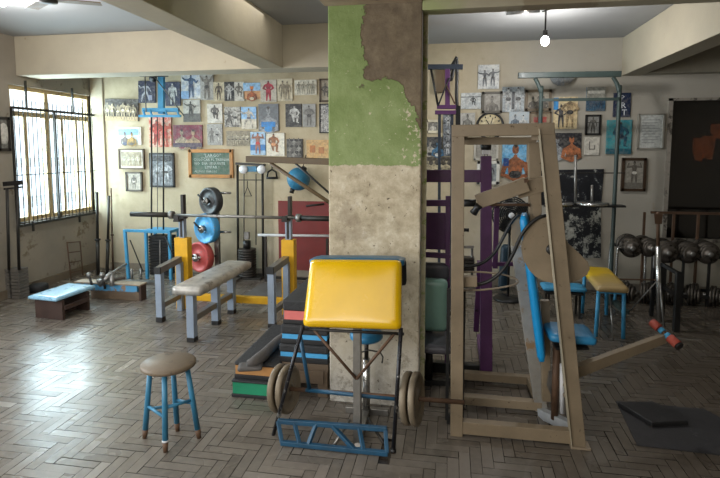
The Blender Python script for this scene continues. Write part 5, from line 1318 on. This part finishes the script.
lower = [(623, 'dumbbell on the floor under the chrome stand, left one'), (640, 'dumbbell on the floor under the chrome stand, right one'), (668, 'floor dumbbell just right of the chrome post under the rack'), (689, 'floor dumbbell under the rack below the second big one'), (712, 'floor dumbbell at the right photo edge under the rack')]
pl_ = None
for i, (px, lab) in enumerate(lower):
    x = D(px, 250).x + .0
    if pl_ is None: pl_ = dumbbell(.112); o = pl_; o['label'] = lab
    else: o = dup(pl_, (0, 0, 0), lab)
    o['group'] = 'dumbbells on the floor under the racks'
    o.location = (x, Yd+.12, 0.0); o.rotation_euler.z = R((60, 70, 52, 64, 58)[i])

# ================================================================ mats on the floor
mp = [fl(616, 402), fl(637, 446), fl(722, 456), fl(760, 440), fl(704, 410)]
MB().prism([p + V((0,0,.002)) for p in mp], (0, 0, .006)).build('floor_mat', mat('dark mat', '#302f31', .75, var=.2, wear='#4c4b4c', wthr=.62, wscale=5), label='thin dark rubber mat lying on the parquet at lower right', cat='mat')
mp = [fl(617.5, 403, .03), fl(652, 424, .03), fl(688, 422, .03), fl(682, 414, .03), fl(652, 402, .03)]
MB().prism([V((p.x, p.y, .0085)) for p in mp], (0, 0, .03)).build('exercise_mat', mat('black foam', '#1d1c1d', .6, var=.3, wear='#5d4636', wthr=.72), bevel=.006, label='thick black foam mat lying on the thin rubber mat', cat='mat')

# ================================================================ ceiling bulbs
def bulb(px, py, Y, lab, power, seen=True):
    c = at(px, py, Y); c0 = V((c.x, c.y, CEIL))
    t = thing('ceiling_lamp', lab, 'lamp', (c.x, c.y, c.z-.05))
    MB().lathe(c0, (0, 0, -1), [(0, 0), (.06, 0), (.055, .025), (.02, .03), (0, .03)], 20).build('ceiling_rose', M['white'], t)
    MB().tube(c0-V((0, 0, .03)), c+V((0, 0, .07)), .008, 8).build('cord', M['dsteel'], t)
    MB().lathe(c+V((0, 0, .045)), (0, 0, 1), [(0, 0), (.022, 0), (.022, .05), (0, .05)], 14).build('socket', M['dsteel'], t)
    e = bpy.data.materials.new('lit bulb'); e.use_nodes = True; bb_ = e.node_tree.nodes['Principled BSDF']; bb_.inputs['Emission Color'].default_value = (1, .97, .93, 1); bb_.inputs['Emission Strength'].default_value = 25
    MB().ball(c, .038, 16, (1, 1, 1.2)).build('bulb', e, t)
    l = bpy.data.lights.new('bulb_light', 'POINT'); l.energy = power; l.shadow_soft_size = .06; l.color = (1, .98, .96)
    lo = bpy.data.objects.new('bulb_light', l); scene.collection.objects.link(lo); lo.location = c - V((0, 0, .09))
    return c
c = bulb(545, 41, 5.1, 'bare lit bulb hanging from the ceiling of the right bay', 42)
cf = thing('ceiling_bracket', 'stubby broken fan bracket on the ceiling beside the right bulb', 'bracket', (c.x-.12, c.y, CEIL-.06))
MB().tube((c.x-.05, c.y+.03, CEIL-.03), (c.x-.35, c.y+.0, CEIL-.045), .016).build('arm', M['steel'], cf)
MB().tube((c.x-.02, c.y+.04, CEIL-.03), (c.x+.08, c.y-.1, CEIL-.02), .012).build('arm', M['dsteel'], cf)
MB().lathe((c.x-.2, c.y, CEIL), (0, 0, -1), [(0, 0), (.05, 0), (.05, .04), (0, .05)], 16).build('mount', M['steel'], cf)
bulb(2, 1, 3.9, 'bare lit bulb at the upper left corner of the ceiling', 45)
c = fl(48, 1, 2.86)
cfn = thing('ceiling_fan', 'dark bladed ceiling fan at the top edge near the left bulb', 'fan', c)
MB().lathe((c.x, c.y, CEIL), (0, 0, -1), [(0, 0), (.06, 0), (.03, .03), (.015, .06), (.015, .1), (.07, .11), (.07, .15), (0, .16)], 20).build('motor', M['dsteel'], cfn)
for i in range(3):
    t = 2.09*i+.5; d = V((math.cos(t), math.sin(t), 0)); MB().bar(V((c.x, c.y, CEIL-.13))+d*.06, V((c.x, c.y, CEIL-.13))+d*.38, .1, .008).build('blade', M['wood'], cfn, .003)

# ================================================================ light
def area(name, loc, rot, size, size_y, power, colr=(1, 1, 1)):
    l = bpy.data.lights.new(name, 'AREA'); l.shape = 'RECTANGLE'; l.size = size; l.size_y = size_y; l.energy = power; l.color = colr
    o = bpy.data.objects.new(name, l); scene.collection.objects.link(o); o.location = loc; o.rotation_euler = rot; return o
wm_y = (wy0+wy1)/2; wm_z = (wz0+wz1)/2
area('window_light', (XL-.25, wm_y, wm_z), (0, R(-90), 0), wz1-wz0, wy1-wy0, 180, (.74, .93, 1))
area('window_light', (XL-.25, (v0+v1)/2, wm_z), (0, R(-90), 0), wz1-wz0, v1-v0, 150, (.88, .94, 1))
area('rear_fill', (-2.6, YN+.2, 1.9), (R(90), 0, R(0)), 3.8, 1.8, 105, (1, .98, .95))  # unseen fill added behind the camera
area('front_fill', (-.8, .6, 2.45), (0, 0, 0), 3.0, 2.0, 34, (1, .98, .95))  # unseen overhead fill added to lift the shadows
area('bay_light', (-2.2, 4.3, CEIL-.03), (0, 0, 0), 1.5, 1.0, 14, (1, .97, .92))
w = bpy.data.worlds.new('world'); scene.world = w; w.use_nodes = True
w.node_tree.nodes['Background'].inputs[0].default_value = (.88, .94, 1, 1); w.node_tree.nodes['Background'].inputs[1].default_value = 3
scene.view_settings.view_transform = 'Standard'; scene.view_settings.look = 'None'; scene.view_settings.exposure = .08
